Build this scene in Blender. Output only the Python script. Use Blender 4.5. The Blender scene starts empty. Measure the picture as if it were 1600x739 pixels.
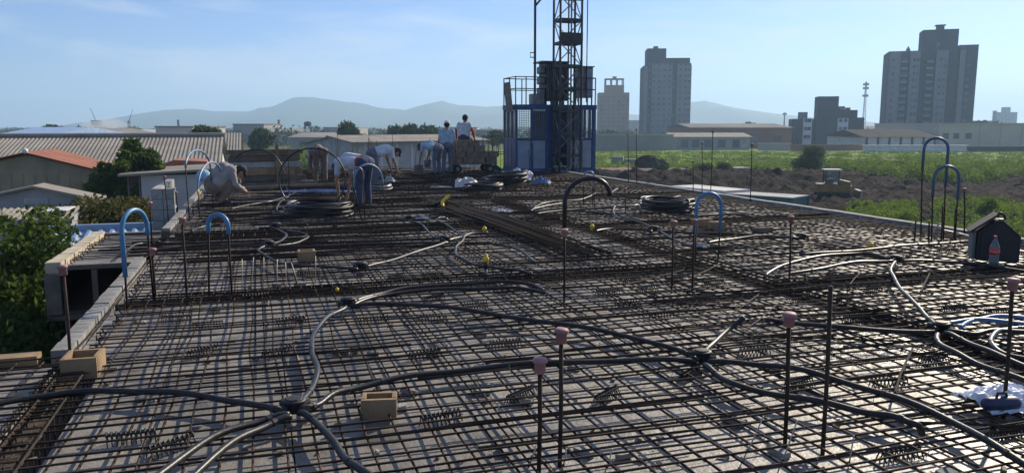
import bpy, bmesh, math, random
import numpy as np
from mathutils import Vector, Matrix, noise as mnoise

random.seed(7)
rng = np.random.default_rng(11)
S = bpy.context.scene
COL = S.collection
R = math.radians

# ------------------------------------------------------------------ camera
F, CX, CY, HOR, CAM_H = 1220.0, 800.0, 369.5, 197.0, 1.65
PITCH = math.atan((CY - HOR) / F)
cam_d = bpy.data.cameras.new('camera')
cam = bpy.data.objects.new('camera', cam_d)
COL.objects.link(cam)
cam.location = (0, 0, CAM_H)
cam.rotation_euler = (math.pi / 2 - PITCH, 0, 0)
cam_d.sensor_fit = 'HORIZONTAL'
cam_d.sensor_width = 36
cam_d.lens = 36 * F / 1600
cam_d.clip_start = 0.05
cam_d.clip_end = 30000
S.camera = cam

# ------------------------------------------------------------------ sky, sun, exposure
SUN_AZ, SUN_EL = 38.0, 30.0          # degrees right of straight ahead, above the horizon
world = bpy.data.worlds.new('World')
S.world = world
world.use_nodes = True
nt = world.node_tree
for n in list(nt.nodes):
    nt.nodes.remove(n)
out = nt.nodes.new('ShaderNodeOutputWorld')
bg = nt.nodes.new('ShaderNodeBackground')
sky = nt.nodes.new('ShaderNodeTexSky')
sky.sky_type = 'NISHITA'
sky.sun_disc = False
sky.sun_elevation = R(SUN_EL)
sky.sun_rotation = R(SUN_AZ)
sky.altitude = 10
sky.air_density = 0.85
sky.dust_density = 0.35
sky.ozone_density = 4.5
# thin streaky cirrus, everywhere in the sky
tc = nt.nodes.new('ShaderNodeTexCoord')
mp = nt.nodes.new('ShaderNodeMapping')
mp.inputs['Rotation'].default_value = (0, R(-14), 0)
mp.inputs['Scale'].default_value = (1.3, 1.3, 7.0)
nz = nt.nodes.new('ShaderNodeTexNoise')
nz.inputs['Scale'].default_value = 2.1
nz.inputs['Detail'].default_value = 7
nz.inputs['Roughness'].default_value = 0.58
nz.inputs['Distortion'].default_value = 0.5
cr = nt.nodes.new('ShaderNodeValToRGB')
cr.color_ramp.elements[0].position = 0.47
cr.color_ramp.elements[1].position = 0.64
cr.color_ramp.elements[1].color = (0.5, 0.5, 0.5, 1)
mx = nt.nodes.new('ShaderNodeMix')
mx.data_type = 'RGBA'
mx.inputs[7].default_value = (7.6, 7.8, 8.2, 1)
nt.links.new(tc.outputs['Generated'], mp.inputs['Vector'])
nt.links.new(mp.outputs['Vector'], nz.inputs['Vector'])
nt.links.new(nz.outputs['Fac'], cr.inputs['Fac'])
nt.links.new(cr.outputs['Color'], mx.inputs[0])
wb = nt.nodes.new('ShaderNodeMix')            # the camera's cool white balance, the whole sky alike
wb.data_type = 'RGBA'
wb.blend_type = 'MULTIPLY'
wb.inputs[0].default_value = 1
wb.inputs[7].default_value = (0.87, 0.925, 1.12, 1)
nt.links.new(sky.outputs['Color'], wb.inputs[6])
nt.links.new(wb.outputs[2], mx.inputs[6])
nt.links.new(mx.outputs[2], bg.inputs['Color'])
bg.inputs['Strength'].default_value = 0.084
nt.links.new(bg.outputs[0], out.inputs['Surface'])

sun_d = bpy.data.lights.new('sun', 'SUN')
sun_d.energy = 5.0
sun_d.angle = R(0.53)
sun_d.color = (1.0, 0.87, 0.68)
sun = bpy.data.objects.new('sun', sun_d)
COL.objects.link(sun)
sdir = Vector((math.sin(R(SUN_AZ)) * math.cos(R(SUN_EL)), math.cos(R(SUN_AZ)) * math.cos(R(SUN_EL)), math.sin(R(SUN_EL))))
sun.rotation_euler = sdir.to_track_quat('Z', 'Y').to_euler()
sun.location = sdir * 50

S.view_settings.view_transform = 'Standard'
S.view_settings.look = 'None'
S.view_settings.exposure = 0.5
S.view_settings.gamma = 1.0
S.view_settings.use_curve_mapping = False
S.render.engine = 'CYCLES'
cy = S.cycles
cy.use_denoising = True
try:
    cy.denoiser = 'OPENIMAGEDENOISE'
except Exception:
    pass
cy.max_bounces = 6
cy.diffuse_bounces = 3
cy.glossy_bounces = 3
cy.transmission_bounces = 6
cy.transparent_max_bounces = 12
cy.volume_bounces = 1
cy.use_adaptive_sampling = True
cy.adaptive_threshold = 0.015
cy.caustics_reflective = False
cy.caustics_refractive = False
cy.sample_clamp_indirect = 6

# ------------------------------------------------------------------ pixel -> place
YAW = R(18)                       # the slab and the plots beside it are turned 18 degrees to the left
GZ = -5.5                         # street level below the slab top (slab top z = 0)
CU, SU = math.cos(YAW), math.sin(YAW)

def ray(px, py):
    a, b = (px - CX) / F, -(py - CY) / F
    return Vector((a, math.cos(PITCH) + b * math.sin(PITCH), -math.sin(PITCH) + b * math.cos(PITCH)))

def P(px, py, z=0.0):             # where the ray meets the level z
    r = ray(px, py)
    t = (z - CAM_H) / r.z
    return Vector((r.x * t, r.y * t, z))

def at(px, py, d):                # the point of the ray at depth d
    r = ray(px, py)
    t = d / r.y
    return Vector((r.x * t, d, CAM_H + r.z * t))

def W(u, v, z=0.0):               # slab frame -> world
    return Vector((u * CU - v * SU, u * SU + v * CU, z))

def UV(p):
    return (p[0] * CU + p[1] * SU, -p[0] * SU + p[1] * CU)

# ------------------------------------------------------------------ materials
MATS = {}

def mat(name, col, rough=0.7, var=0.25, scale=6.0, bump=0.0, bscale=40.0, metal=0.0, col2=None, trans=0.0,
        spec=0.5, rvar=0.0, obj_rand=0.0, detail=6.0, lo=0.3, hi=0.7):
    if name in MATS:
        return MATS[name]
    m = bpy.data.materials.new(name)
    m.use_nodes = True
    t = m.node_tree
    b = t.nodes['Principled BSDF']
    c = t.nodes.new('ShaderNodeTexCoord')
    n = t.nodes.new('ShaderNodeTexNoise')
    n.inputs['Scale'].default_value = scale
    n.inputs['Detail'].default_value = detail
    t.links.new(c.outputs['Object'], n.inputs['Vector'])
    rp = t.nodes.new('ShaderNodeValToRGB')
    rp.color_ramp.elements[0].position = lo
    rp.color_ramp.elements[1].position = hi
    c1 = col
    c2 = col2 if col2 else tuple(x * (1 - var) for x in col)
    if col2 is None:
        c1 = tuple(min(1, x * (1 + var * 0.6)) for x in col)
    rp.color_ramp.elements[0].color = (*c2, 1)
    rp.color_ramp.elements[1].color = (*c1, 1)
    t.links.new(n.outputs['Fac'], rp.inputs['Fac'])
    src = rp.outputs['Color']
    if obj_rand > 0:
        oi = t.nodes.new('ShaderNodeObjectInfo')
        mr = t.nodes.new('ShaderNodeMapRange')
        mr.inputs[3].default_value = 1 - obj_rand
        mr.inputs[4].default_value = 1 + obj_rand
        t.links.new(oi.outputs['Random'], mr.inputs[0])
        mm = t.nodes.new('ShaderNodeMix')
        mm.data_type = 'RGBA'
        mm.blend_type = 'MULTIPLY'
        mm.inputs[0].default_value = 1
        t.links.new(src, mm.inputs[6])
        t.links.new(mr.outputs[0], mm.inputs[7])
        src = mm.outputs[2]
    t.links.new(src, b.inputs['Base Color'])
    b.inputs['Roughness'].default_value = rough
    b.inputs['Metallic'].default_value = metal
    b.inputs['Specular IOR Level'].default_value = spec
    if rvar > 0:
        n3 = t.nodes.new('ShaderNodeTexNoise')
        n3.inputs['Scale'].default_value = scale * 0.45
        n3.inputs['Detail'].default_value = 4
        t.links.new(c.outputs['Object'], n3.inputs['Vector'])
        m3 = t.nodes.new('ShaderNodeMapRange')
        m3.inputs[1].default_value = 0.35
        m3.inputs[2].default_value = 0.65
        m3.inputs[3].default_value = max(0.08, rough - rvar)
        m3.inputs[4].default_value = min(1, rough + rvar)
        t.links.new(n3.outputs['Fac'], m3.inputs[0])
        t.links.new(m3.outputs[0], b.inputs['Roughness'])
    if bump > 0:
        n2 = t.nodes.new('ShaderNodeTexNoise')
        n2.inputs['Scale'].default_value = bscale
        n2.inputs['Detail'].default_value = 5
        t.links.new(c.outputs['Object'], n2.inputs['Vector'])
        bp = t.nodes.new('ShaderNodeBump')
        bp.inputs['Strength'].default_value = bump
        bp.inputs['Distance'].default_value = 0.5 / bscale
        t.links.new(n2.outputs['Fac'], bp.inputs['Height'])
        t.links.new(bp.outputs['Normal'], b.inputs['Normal'])
    if trans > 0:
        tb = t.nodes.new('ShaderNodeBsdfTranslucent')
        t.links.new(src, tb.inputs['Color'])
        ms = t.nodes.new('ShaderNodeMixShader')
        ms.inputs[0].default_value = trans
        t.links.new(b.outputs[0], ms.inputs[1])
        t.links.new(tb.outputs[0], ms.inputs[2])
        t.links.new(ms.outputs[0], t.nodes['Material Output'].inputs['Surface'])
    MATS[name] = m
    return m

M = {}
M['deck'] = mat('deck_concrete', (0.35, 0.315, 0.27), 0.55, scale=1.6, col2=(0.15, 0.136, 0.12), bump=0.5, bscale=22, rvar=0.2, obj_rand=0.10, detail=9)
M['subdeck'] = mat('trough_formwork', (0.05, 0.042, 0.034), 0.85, scale=4, bump=0.3)
M['kerb'] = mat('kerb_concrete', (0.23, 0.23, 0.225), 0.85, scale=5, var=0.35, bump=0.5, bscale=30, obj_rand=0.12)
M['block'] = mat('block_concrete', (0.30, 0.30, 0.295), 0.9, scale=6, var=0.35, bump=0.6, bscale=50, obj_rand=0.12)
M['brownblock'] = mat('brown_block', (0.17, 0.135, 0.105), 0.9, scale=6, var=0.35, bump=0.6, bscale=50, obj_rand=0.15)
M['rust'] = mat('rusty_steel', (0.095, 0.056, 0.034), 0.8, spec=0.2, scale=9, col2=(0.028, 0.020, 0.016), metal=0.0, obj_rand=0.5)
M['rust2'] = mat('dark_steel', (0.05, 0.032, 0.023), 0.8, spec=0.2, scale=9, col2=(0.016, 0.013, 0.011), metal=0.0, obj_rand=0.5)
M['wire'] = mat('bright_wire', (0.42, 0.38, 0.33), 0.5, scale=9, metal=0.4)
M['black'] = mat('black_plastic', (0.018, 0.018, 0.02), 0.6, scale=20, var=0.3)
M['hose'] = mat('black_conduit', (0.022, 0.021, 0.022), 0.42, spec=0.35, scale=3, col2=(0.012, 0.012, 0.013), rvar=0.1, bump=0.15, bscale=60)
M['slatehose'] = mat('slate_blue_conduit', (0.05, 0.12, 0.21), 0.45, scale=8, var=0.25)
M['palebluehose'] = mat('pale_blue_conduit', (0.13, 0.22, 0.33), 0.45, scale=8, var=0.25)
M['bluehose'] = mat('blue_conduit', (0.06, 0.20, 0.40), 0.42, scale=8, var=0.25)
M['cap'] = mat('pink_cap', (0.36, 0.185, 0.20), 0.65, scale=10, var=0.3, obj_rand=0.2)
M['yellow'] = mat('yellow_plastic', (0.72, 0.47, 0.03), 0.5, scale=10, var=0.2)
M['wood'] = mat('pine_board', (0.31, 0.21, 0.115), 0.75, scale=5, col2=(0.16, 0.11, 0.06), bump=0.3, bscale=35, obj_rand=0.15)
M['greywood'] = mat('weathered_board', (0.20, 0.165, 0.13), 0.85, scale=5, col2=(0.10, 0.085, 0.07), bump=0.3, bscale=35, obj_rand=0.3)
M['ply'] = mat('dark_plywood', (0.085, 0.07, 0.06), 0.55, scale=3, col2=(0.03, 0.028, 0.028))
M['bag'] = mat('white_plastic', (0.50, 0.51, 0.53), 0.5, scale=6, var=0.15)
M['bluemetal'] = mat('blue_paint', (0.016, 0.055, 0.17), 0.45, scale=4, var=0.3, metal=0.1)
M['palepanel'] = mat('pale_panel', (0.20, 0.25, 0.34), 0.5, scale=3, var=0.2)
M['steel'] = mat('grey_steel', (0.16, 0.17, 0.185), 0.45, scale=5, var=0.35, metal=0.5)
M['darksteel'] = mat('black_steel', (0.045, 0.048, 0.055), 0.5, scale=5, var=0.35, metal=0.3)
M['skin'] = mat('skin', (0.30, 0.165, 0.105), 0.6, scale=10, var=0.12)
M['hair'] = mat('dark_hair', (0.02, 0.016, 0.014), 0.7)
M['ground'] = mat('earth', (0.13, 0.105, 0.075), 0.95, spec=0.03, scale=0.02, col2=(0.075, 0.10, 0.04), detail=10)
M['dirt'] = mat('bare_soil', (0.036, 0.027, 0.023), 0.95, spec=0.02, scale=0.25, col2=(0.016, 0.013, 0.012), bump=0.8, bscale=2.2, detail=10)
M['sand'] = mat('pale_soil', (0.26, 0.19, 0.14), 0.95, spec=0.03, scale=0.3, col2=(0.17, 0.13, 0.10), bump=0.6, bscale=2)
M['field'] = mat('field_grass', (0.19, 0.26, 0.035), 0.9, spec=0.03, scale=0.10, col2=(0.08, 0.13, 0.022), bump=0.8, bscale=1.5, detail=12)
M['leaf'] = mat('leaf_mid', (0.115, 0.16, 0.03), 0.75, spec=0.15, scale=0.8, col2=(0.030, 0.062, 0.014), trans=0.42)
M['leaf_lit'] = mat('leaf_bright', (0.17, 0.24, 0.03), 0.8, spec=0.12, scale=0.6, col2=(0.07, 0.12, 0.02), trans=0.42)
M['leaf_dark'] = mat('leaf_deep', (0.06, 0.10, 0.024), 0.75, spec=0.15, scale=0.8, col2=(0.020, 0.040, 0.012), trans=0.25)
M['leaf_olive'] = mat('leaf_olive', (0.15, 0.14, 0.04), 0.8, spec=0.15, scale=0.8, col2=(0.048, 0.055, 0.018), trans=0.25)
M['bark'] = mat('bark', (0.10, 0.075, 0.055), 0.9, scale=8, bump=0.6)
M['glass'] = mat('dark_glass', (0.08, 0.085, 0.10), 0.3, var=0.1, obj_rand=0.65)
M['asb'] = mat('fibre_cement_roof', (0.29, 0.272, 0.24), 0.9, spec=0.12, scale=0.6, col2=(0.19, 0.175, 0.155), bump=0.3, bscale=8, detail=10)
M['terra'] = mat('terracotta_roof', (0.36, 0.135, 0.08), 0.85, scale=1.2, col2=(0.20, 0.085, 0.06), bump=0.4, bscale=10)
M['wallwhite'] = mat('white_render', (0.50, 0.50, 0.49), 0.9, scale=0.8, var=0.2)
M['wallgrey'] = mat('grey_render', (0.33, 0.34, 0.35), 0.9, scale=0.7, var=0.25)
M['wallolive'] = mat('olive_board', (0.30, 0.26, 0.17), 0.85, scale=0.8, var=0.3)
M['bluetin'] = mat('blue_tin_roof', (0.33, 0.45, 0.62), 0.35, scale=1.5, var=0.2, metal=0.3)
M['tower'] = mat('tower_render', (0.205, 0.215, 0.235), 0.9, scale=0.15, var=0.18)
M['towerdark'] = mat('tower_dark', (0.07, 0.078, 0.095), 0.9, scale=0.15, var=0.2)
M['towerbeige'] = mat('tower_beige', (0.27, 0.16, 0.11), 0.9, scale=0.15, var=0.2)
M['hill'] = mat('hill_forest', (0.055, 0.085, 0.035), 0.95, scale=0.004, col2=(0.03, 0.05, 0.025), detail=10)
M['farroof'] = mat('far_roof', (0.20, 0.195, 0.19), 0.9, spec=0.08, scale=0.1, var=0.3, obj_rand=0.3)
M['farwall'] = mat('far_wall', (0.38, 0.36, 0.33), 0.9, scale=0.1, var=0.25, obj_rand=0.3)
M['machine'] = mat('machine_yellow', (0.22, 0.13, 0.03), 0.55, scale=2, var=0.35)
M['rubber'] = mat('tyre_rubber', (0.02, 0.02, 0.02), 0.85)
M['green'] = mat('container_green', (0.045, 0.13, 0.125), 0.6, scale=1, var=0.25)
M['whitepaint'] = mat('white_paint', (0.62, 0.63, 0.64), 0.6, scale=1, var=0.15)
M['red'] = mat('red_label', (0.62, 0.03, 0.02), 0.45, var=0.1)

def deckmat():
    # poured concrete: broad dark damp blotches, brown rust wash and pale cement film over fine mottling
    m = mat('deck_concrete_dummy', (0.3, 0.3, 0.3)) if False else bpy.data.materials.new('deck_concrete')
    m.use_nodes = True
    t = m.node_tree
    b = t.nodes['Principled BSDF']
    g = t.nodes.new('ShaderNodeNewGeometry')
    def nz_(s, d=8, dist=0.0):
        n = t.nodes.new('ShaderNodeTexNoise')
        n.inputs['Scale'].default_value = s
        n.inputs['Detail'].default_value = d
        n.inputs['Roughness'].default_value = 0.62
        n.inputs['Distortion'].default_value = dist
        t.links.new(g.outputs['Position'], n.inputs['Vector'])
        return n
    def ramp(n, stops):
        r = t.nodes.new('ShaderNodeValToRGB')
        e = r.color_ramp.elements
        e[0].position, e[0].color = stops[0][0], (*stops[0][1], 1)
        e[1].position, e[1].color = stops[-1][0], (*stops[-1][1], 1)
        for p_, c_ in stops[1:-1]:
            x = e.new(p_)
            x.color = (*c_, 1)
        t.links.new(n.outputs['Fac'], r.inputs['Fac'])
        return r
    def mix(f, a, c, mode='MIX'):
        x = t.nodes.new('ShaderNodeMix')
        x.data_type = 'RGBA'
        x.blend_type = mode
        if isinstance(f, float):
            x.inputs[0].default_value = f
        else:
            t.links.new(f, x.inputs[0])
        t.links.new(a, x.inputs[6])
        if isinstance(c, tuple):
            x.inputs[7].default_value = (*c, 1)
        else:
            t.links.new(c, x.inputs[7])
        return x.outputs[2]
    base = ramp(nz_(2.2, 10, 0.6), [(0.28, (0.165, 0.152, 0.134)), (0.5, (0.245, 0.229, 0.207)), (0.75, (0.34, 0.322, 0.292))]).outputs['Color']
    damp = ramp(nz_(0.55, 7, 1.2), [(0.54, (0, 0, 0)), (0.66, (0.6, 0.6, 0.6))]).outputs['Color']
    col = mix(damp, base, (0.085, 0.076, 0.066))
    rustw = ramp(nz_(6.0, 6), [(0.60, (0, 0, 0)), (0.76, (0.35, 0.35, 0.35))]).outputs['Color']
    col = mix(rustw, col, (0.16, 0.095, 0.055))
    spk = ramp(nz_(38, 3), [(0.64, (0, 0, 0)), (0.72, (0.7, 0.7, 0.7))]).outputs['Color']
    col = mix(spk, col, (0.075, 0.062, 0.05))
    oi = t.nodes.new('ShaderNodeObjectInfo')
    mr = t.nodes.new('ShaderNodeMapRange')
    mr.inputs[3].default_value = 0.86
    mr.inputs[4].default_value = 1.12
    t.links.new(oi.outputs['Random'], mr.inputs[0])
    col = mix(1.0, col, mr.outputs[0], 'MULTIPLY')
    t.links.new(col, b.inputs['Base Color'])
    rr = t.nodes.new('ShaderNodeMapRange')
    rr.inputs[1].default_value = 0.50
    rr.inputs[2].default_value = 0.62
    rr.inputs[3].default_value = 0.52
    rr.inputs[4].default_value = 0.28
    n5 = nz_(0.55, 7, 1.2)
    t.links.new(n5.outputs['Fac'], rr.inputs[0])
    t.links.new(rr.outputs[0], b.inputs['Roughness'])
    b.inputs['Specular IOR Level'].default_value = 0.5
    bp = t.nodes.new('ShaderNodeBump')
    bp.inputs['Strength'].default_value = 0.6
    bp.inputs['Distance'].default_value = 0.02
    t.links.new(nz_(18, 8).outputs['Fac'], bp.inputs['Height'])
    t.links.new(bp.outputs['Normal'], b.inputs['Normal'])
    return m
M['deck'] = deckmat()

def glassmat():
    m = bpy.data.materials.new('clear_plastic')
    m.use_nodes = True
    b = m.node_tree.nodes['Principled BSDF']
    b.inputs['Base Color'].default_value = (0.86, 0.92, 0.95, 1)
    b.inputs['Roughness'].default_value = 0.08
    b.inputs['Transmission Weight'].default_value = 0.85
    b.inputs['IOR'].default_value = 1.25
    return m
M['pet'] = glassmat()

# ------------------------------------------------------------------ mesh building
class MB:
    def __init__(self):
        self.v, self.f = [], []

    def box(self, lo, hi, rot=None, piv=(0, 0, 0)):
        b = len(self.v)
        for z in (lo[2], hi[2]):
            for x, y in ((lo[0], lo[1]), (hi[0], lo[1]), (hi[0], hi[1]), (lo[0], hi[1])):
                p = Vector((x, y, z))
                if rot is not None:
                    p = rot @ (p - Vector(piv)) + Vector(piv)
                self.v.append(tuple(p))
        for q in ((3, 2, 1, 0), (4, 5, 6, 7), (0, 1, 5, 4), (1, 2, 6, 5), (2, 3, 7, 6), (3, 0, 4, 7)):
            self.f.append(tuple(b + i for i in q))
        return self

    def bar(self, p, q, w, h=None):
        h = h or w
        p, q = Vector(p), Vector(q)
        d = (q - p).normalized()
        up = Vector((0, 0, 1)) if abs(d.z) < 0.95 else Vector((0, 1, 0))
        s = d.cross(up).normalized() * w / 2
        t = s.cross(d).normalized() * h / 2
        b = len(self.v)
        for e in (p, q):
            for k in (-s - t, s - t, s + t, -s + t):
                self.v.append(tuple(e + k))
        for z in ((0, 1, 2, 3), (7, 6, 5, 4), (0, 4, 5, 1), (1, 5, 6, 2), (2, 6, 7, 3), (3, 7, 4, 0)):
            self.f.append(tuple(b + i for i in z))
        return self

    def tube(self, pts, r, n=6, closed=False, cap=True):
        pts = [Vector(p) for p in pts]
        rs = r if isinstance(r, (list, tuple)) else [r] * len(pts)
        b = len(self.v)
        up = None
        k = len(pts)
        for i, p in enumerate(pts):
            if closed:
                d = pts[(i + 1) % k] - pts[i - 1]
            else:
                d = pts[min(i + 1, k - 1)] - pts[max(i - 1, 0)]
            if d.length < 1e-9:
                d = Vector((0, 0, 1))
            d.normalize()
            if up is None:
                up = Vector((0, 0, 1)) if abs(d.z) < 0.9 else Vector((1, 0, 0))
            s = d.cross(up)
            if s.length < 1e-5:
                s = d.orthogonal()
            s.normalize()
            up = s.cross(d).normalized()
            for j in range(n):
                a = 2 * math.pi * j / n
                self.v.append(tuple(p + (s * math.cos(a) + up * math.sin(a)) * rs[i]))
        for i in range(k if closed else k - 1):
            for j in range(n):
                i2 = (i + 1) % k
                self.f.append((b + i * n + j, b + i2 * n + j, b + i2 * n + (j + 1) % n, b + i * n + (j + 1) % n))
        if cap and not closed:
            self.f.append(tuple(b + j for j in range(n)))
            self.f.append(tuple(b + (k - 1) * n + j for j in reversed(range(n))))
        return self

    def lathe(self, prof, n=16, c=(0, 0, 0)):
        b = len(self.v)
        for r, z in prof:
            for j in range(n):
                a = 2 * math.pi * j / n
                self.v.append((c[0] + r * math.cos(a), c[1] + r * math.sin(a), c[2] + z))
        for i in range(len(prof) - 1):
            for j in range(n):
                self.f.append((b + i * n + j, b + i * n + (j + 1) % n, b + (i + 1) * n + (j + 1) % n, b + (i + 1) * n + j))
        self.f.append(tuple(b + j for j in reversed(range(n))))
        self.f.append(tuple(b + (len(prof) - 1) * n + j for j in range(n)))
        return self

    def ball(self, c, r, n=10, m=7, sq=(1, 1, 1)):
        b = len(self.v)
        for i in range(m + 1):
            t = math.pi * i / m
            for j in range(n):
                a = 2 * math.pi * j / n
                self.v.append((c[0] + r * sq[0] * math.sin(t) * math.cos(a), c[1] + r * sq[1] * math.sin(t) * math.sin(a), c[2] - r * sq[2] * math.cos(t)))
        for i in range(m):
            for j in range(n):
                self.f.append((b + i * n + j, b + i * n + (j + 1) % n, b + (i + 1) * n + (j + 1) % n, b + (i + 1) * n + j))
        return self

    def capsule(self, p, q, r0, r1, n=10):
        p, q = Vector(p), Vector(q)
        d = q - p
        L = max(d.length, 1e-4)
        d = d / L
        pts, rs = [], []
        for a in (-88, -60, -30, 0):
            pts.append(p + d * r0 * math.sin(R(a)))
            rs.append(r0 * math.cos(R(a)))
        for a in (0, 30, 60, 88):
            pts.append(q + d * r1 * math.sin(R(a)))
            rs.append(r1 * math.cos(R(a)))
        return self.tube(pts, rs, n)

    def prism(self, poly, axis, lo, hi):
        # poly in the plane across `axis` (0: y,z  1: x,z  2: x,y), pushed from lo to hi
        b = len(self.v)
        n = len(poly)
        for t in (lo, hi):
            for a, c in poly:
                self.v.append((t, a, c) if axis == 0 else (a, t, c) if axis == 1 else (a, c, t))
        self.f.append(tuple(b + i for i in reversed(range(n))))
        self.f.append(tuple(b + n + i for i in range(n)))
        for i in range(n):
            j = (i + 1) % n
            self.f.append((b + i, b + j, b + n + j, b + n + i))
        return self

    def mesh(self, name, smooth=False):
        me = bpy.data.meshes.new(name)
        me.from_pydata(self.v, [], self.f)
        bm = bmesh.new()
        bm.from_mesh(me)
        bmesh.ops.recalc_face_normals(bm, faces=bm.faces)
        bm.to_mesh(me)
        bm.free()
        if smooth:
            me.polygons.foreach_set('use_smooth', [True] * len(me.polygons))
        return me

    def build(self, name, m, parent=None, smooth=False, loc=None, rotz=0, bevel=0):
        me = self.mesh(name, smooth)
        return place(name, me, m, parent, loc, rotz, bevel)

def place(name, me, m=None, parent=None, loc=None, rotz=0, bevel=0):
    if m is not None and not me.materials:
        me.materials.append(m)
    o = bpy.data.objects.new(name, me)
    COL.objects.link(o)
    if parent is not None:
        o.parent = parent
    if loc is not None:
        o.location = loc
    if rotz:
        o.rotation_euler = (0, 0, rotz)
    if bevel:
        b = o.modifiers.new('bevel', 'BEVEL')
        b.width = bevel
        b.segments = 2
    return o

def tag(o, label=None, cat=None, group=None, kind=None):
    if label:
        o['label'] = label
    if cat:
        o['category'] = cat
    if group:
        o['group'] = group
    if kind:
        o['kind'] = kind
    return o

def thing(name, label, cat, loc=(0, 0, 0), rotz=0, group=None):
    o = bpy.data.objects.new(name, None)
    o.empty_display_size = 0.2
    COL.objects.link(o)
    o.location = loc
    o.rotation_euler = (0, 0, rotz)
    return tag(o, label, cat, group)

def baked(o):                      # apply the modifiers of a scratch object, return its mesh
    dg = bpy.context.evaluated_depsgraph_get()
    me = bpy.data.meshes.new_from_object(o.evaluated_get(dg))
    old = o.data
    bpy.data.objects.remove(o)
    return me

def spline(pts, step=6):
    pts = [Vector(p) for p in pts]
    res = []
    for i in range(len(pts) - 1):
        p0, p1, p2, p3 = pts[max(i - 1, 0)], pts[i], pts[i + 1], pts[min(i + 2, len(pts) - 1)]
        for k in range(step):
            t = k / step
            res.append(0.5 * ((2 * p1) + (p2 - p0) * t + (2 * p0 - 5 * p1 + 4 * p2 - p3) * t * t + (3 * p1 - p0 - 3 * p2 + p3) * t ** 3))
    res.append(pts[-1])
    return res

def leaf_mesh(name, clumps, n, size, flat=0.0):
    # n leaf-sized faces spread through ellipsoid clumps (cx,cy,cz,rx,ry,rz), denser towards the surface
    c = np.array(clumps, float)
    vol = (c[:, 3] * c[:, 4] * c[:, 5]) ** (2 / 3)
    idx = rng.choice(len(c), n, p=vol / vol.sum())
    d = rng.normal(size=(n, 3))
    d /= np.linalg.norm(d, axis=1)[:, None]
    rad = rng.uniform(0.25, 1.0, n) ** 0.45
    rad *= 1 + 0.10 * rng.normal(size=n)
    cen = c[idx, :3] + d * rad[:, None] * c[idx, 3:6]
    a = rng.normal(size=(n, 3)) + d * 0.4
    a[:, 2] -= 0.2
    a /= np.linalg.norm(a, axis=1)[:, None]
    b = np.cross(a, rng.normal(size=(n, 3)) + np.array([0, 0, flat]))
    b /= np.linalg.norm(b, axis=1)[:, None] + 1e-9
    s = size * rng.uniform(0.6, 1.35, n)[:, None]
    v = np.empty((n, 4, 3))
    v[:, 0] = cen - a * s
    v[:, 1] = cen - b * s * 0.45
    v[:, 2] = cen + a * s
    v[:, 3] = cen + b * s * 0.45
    me = bpy.data.meshes.new(name)
    me.vertices.add(n * 4)
    me.vertices.foreach_set('co', v.reshape(-1))
    me.loops.add(n * 4)
    me.loops.foreach_set('vertex_index', np.arange(n * 4, dtype=np.int32))
    me.polygons.add(n)
    me.polygons.foreach_set('loop_start', np.arange(0, n * 4, 4, dtype=np.int32))
    me.polygons.foreach_set('loop_total', np.full(n, 4, dtype=np.int32))
    me.update(calc_edges=True)
    return me

def rclumps(k, rx, ry, rz, cz, small=0.45, seed=0):
    r = random.Random(seed)
    L = []
    for _ in range(k):
        while True:
            x, y, z = (r.uniform(-1, 1) for _ in range(3))
            if x * x + y * y + z * z < 1:
                break
        s = r.uniform(0.7, 1.25) * small
        L.append((x * rx * (1 - small * 0.6), y * ry * (1 - small * 0.6), cz + z * rz * (1 - small * 0.6), rx * s, ry * s, rz * s * 0.8))
    return L

def tree(name, label, loc, rx, ry, rz, cz, n, size, m, k=16, seed=0, trunk=0.15, small=0.42, group=None, cat='tree'):
    t = thing(name, label, cat, loc, 0, group)
    cl = rclumps(k, rx, ry, rz, cz, small, seed)
    mb = MB()
    r = random.Random(seed + 5)
    mb.tube([(0, 0, -0.1), (0.03 * cz, 0.02 * cz, cz * 0.35), (-0.02 * cz, 0.0, cz * 0.75), (0, 0, cz)], [trunk, trunk * 0.8, trunk * 0.55, trunk * 0.25], 7)
    for c in cl[:10]:
        mb.tube([(0, 0, cz * 0.45), (c[0] * 0.5, c[1] * 0.5, (cz * 0.45 + c[2]) / 2 + 0.1 * rz), c[:3]], [trunk * 0.4, trunk * 0.25, trunk * 0.08], 5)
    mb.build('trunk', M['bark'], t)
    place('crown', leaf_mesh('crown', cl, n, size), m, t)
    return t
# ================================================================== THE SETTING
def sheet(name, pts, z, m, kind='structure'):
    mb = MB()
    mb.v = [(x, y, z) for x, y in pts]
    mb.f = [tuple(range(len(pts)))]
    return tag(mb.build(name, m), kind=kind)

EXT = 5200
sheet('ground', [(-EXT, -400), (EXT, -400), (EXT, EXT), (-EXT, EXT)], GZ, M['ground'])

def patch(name, x0, x1, y0, y1, nx, ny, m, hfun, z=GZ):
    v, f = [], []
    for j in range(ny + 1):
        for i in range(nx + 1):
            s, t = i / nx, j / ny
            y = y0 + (y1 - y0) * t
            x = (x0 + (x1 - x0) * s)
            e = min(1, 6 * min(s, 1 - s, t, 1 - t))
            v.append((x, y, z + 0.004 + e * hfun(x, y)))
    for j in range(ny):
        for i in range(nx):
            a = j * (nx + 1) + i
            f.append((a, a + 1, a + nx + 2, a + nx + 1))
    me = bpy.data.meshes.new(name)
    me.from_pydata(v, [], f)
    me.polygons.foreach_set('use_smooth', [True] * len(f))
    return tag(place(name, me, m), kind='structure')

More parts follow.
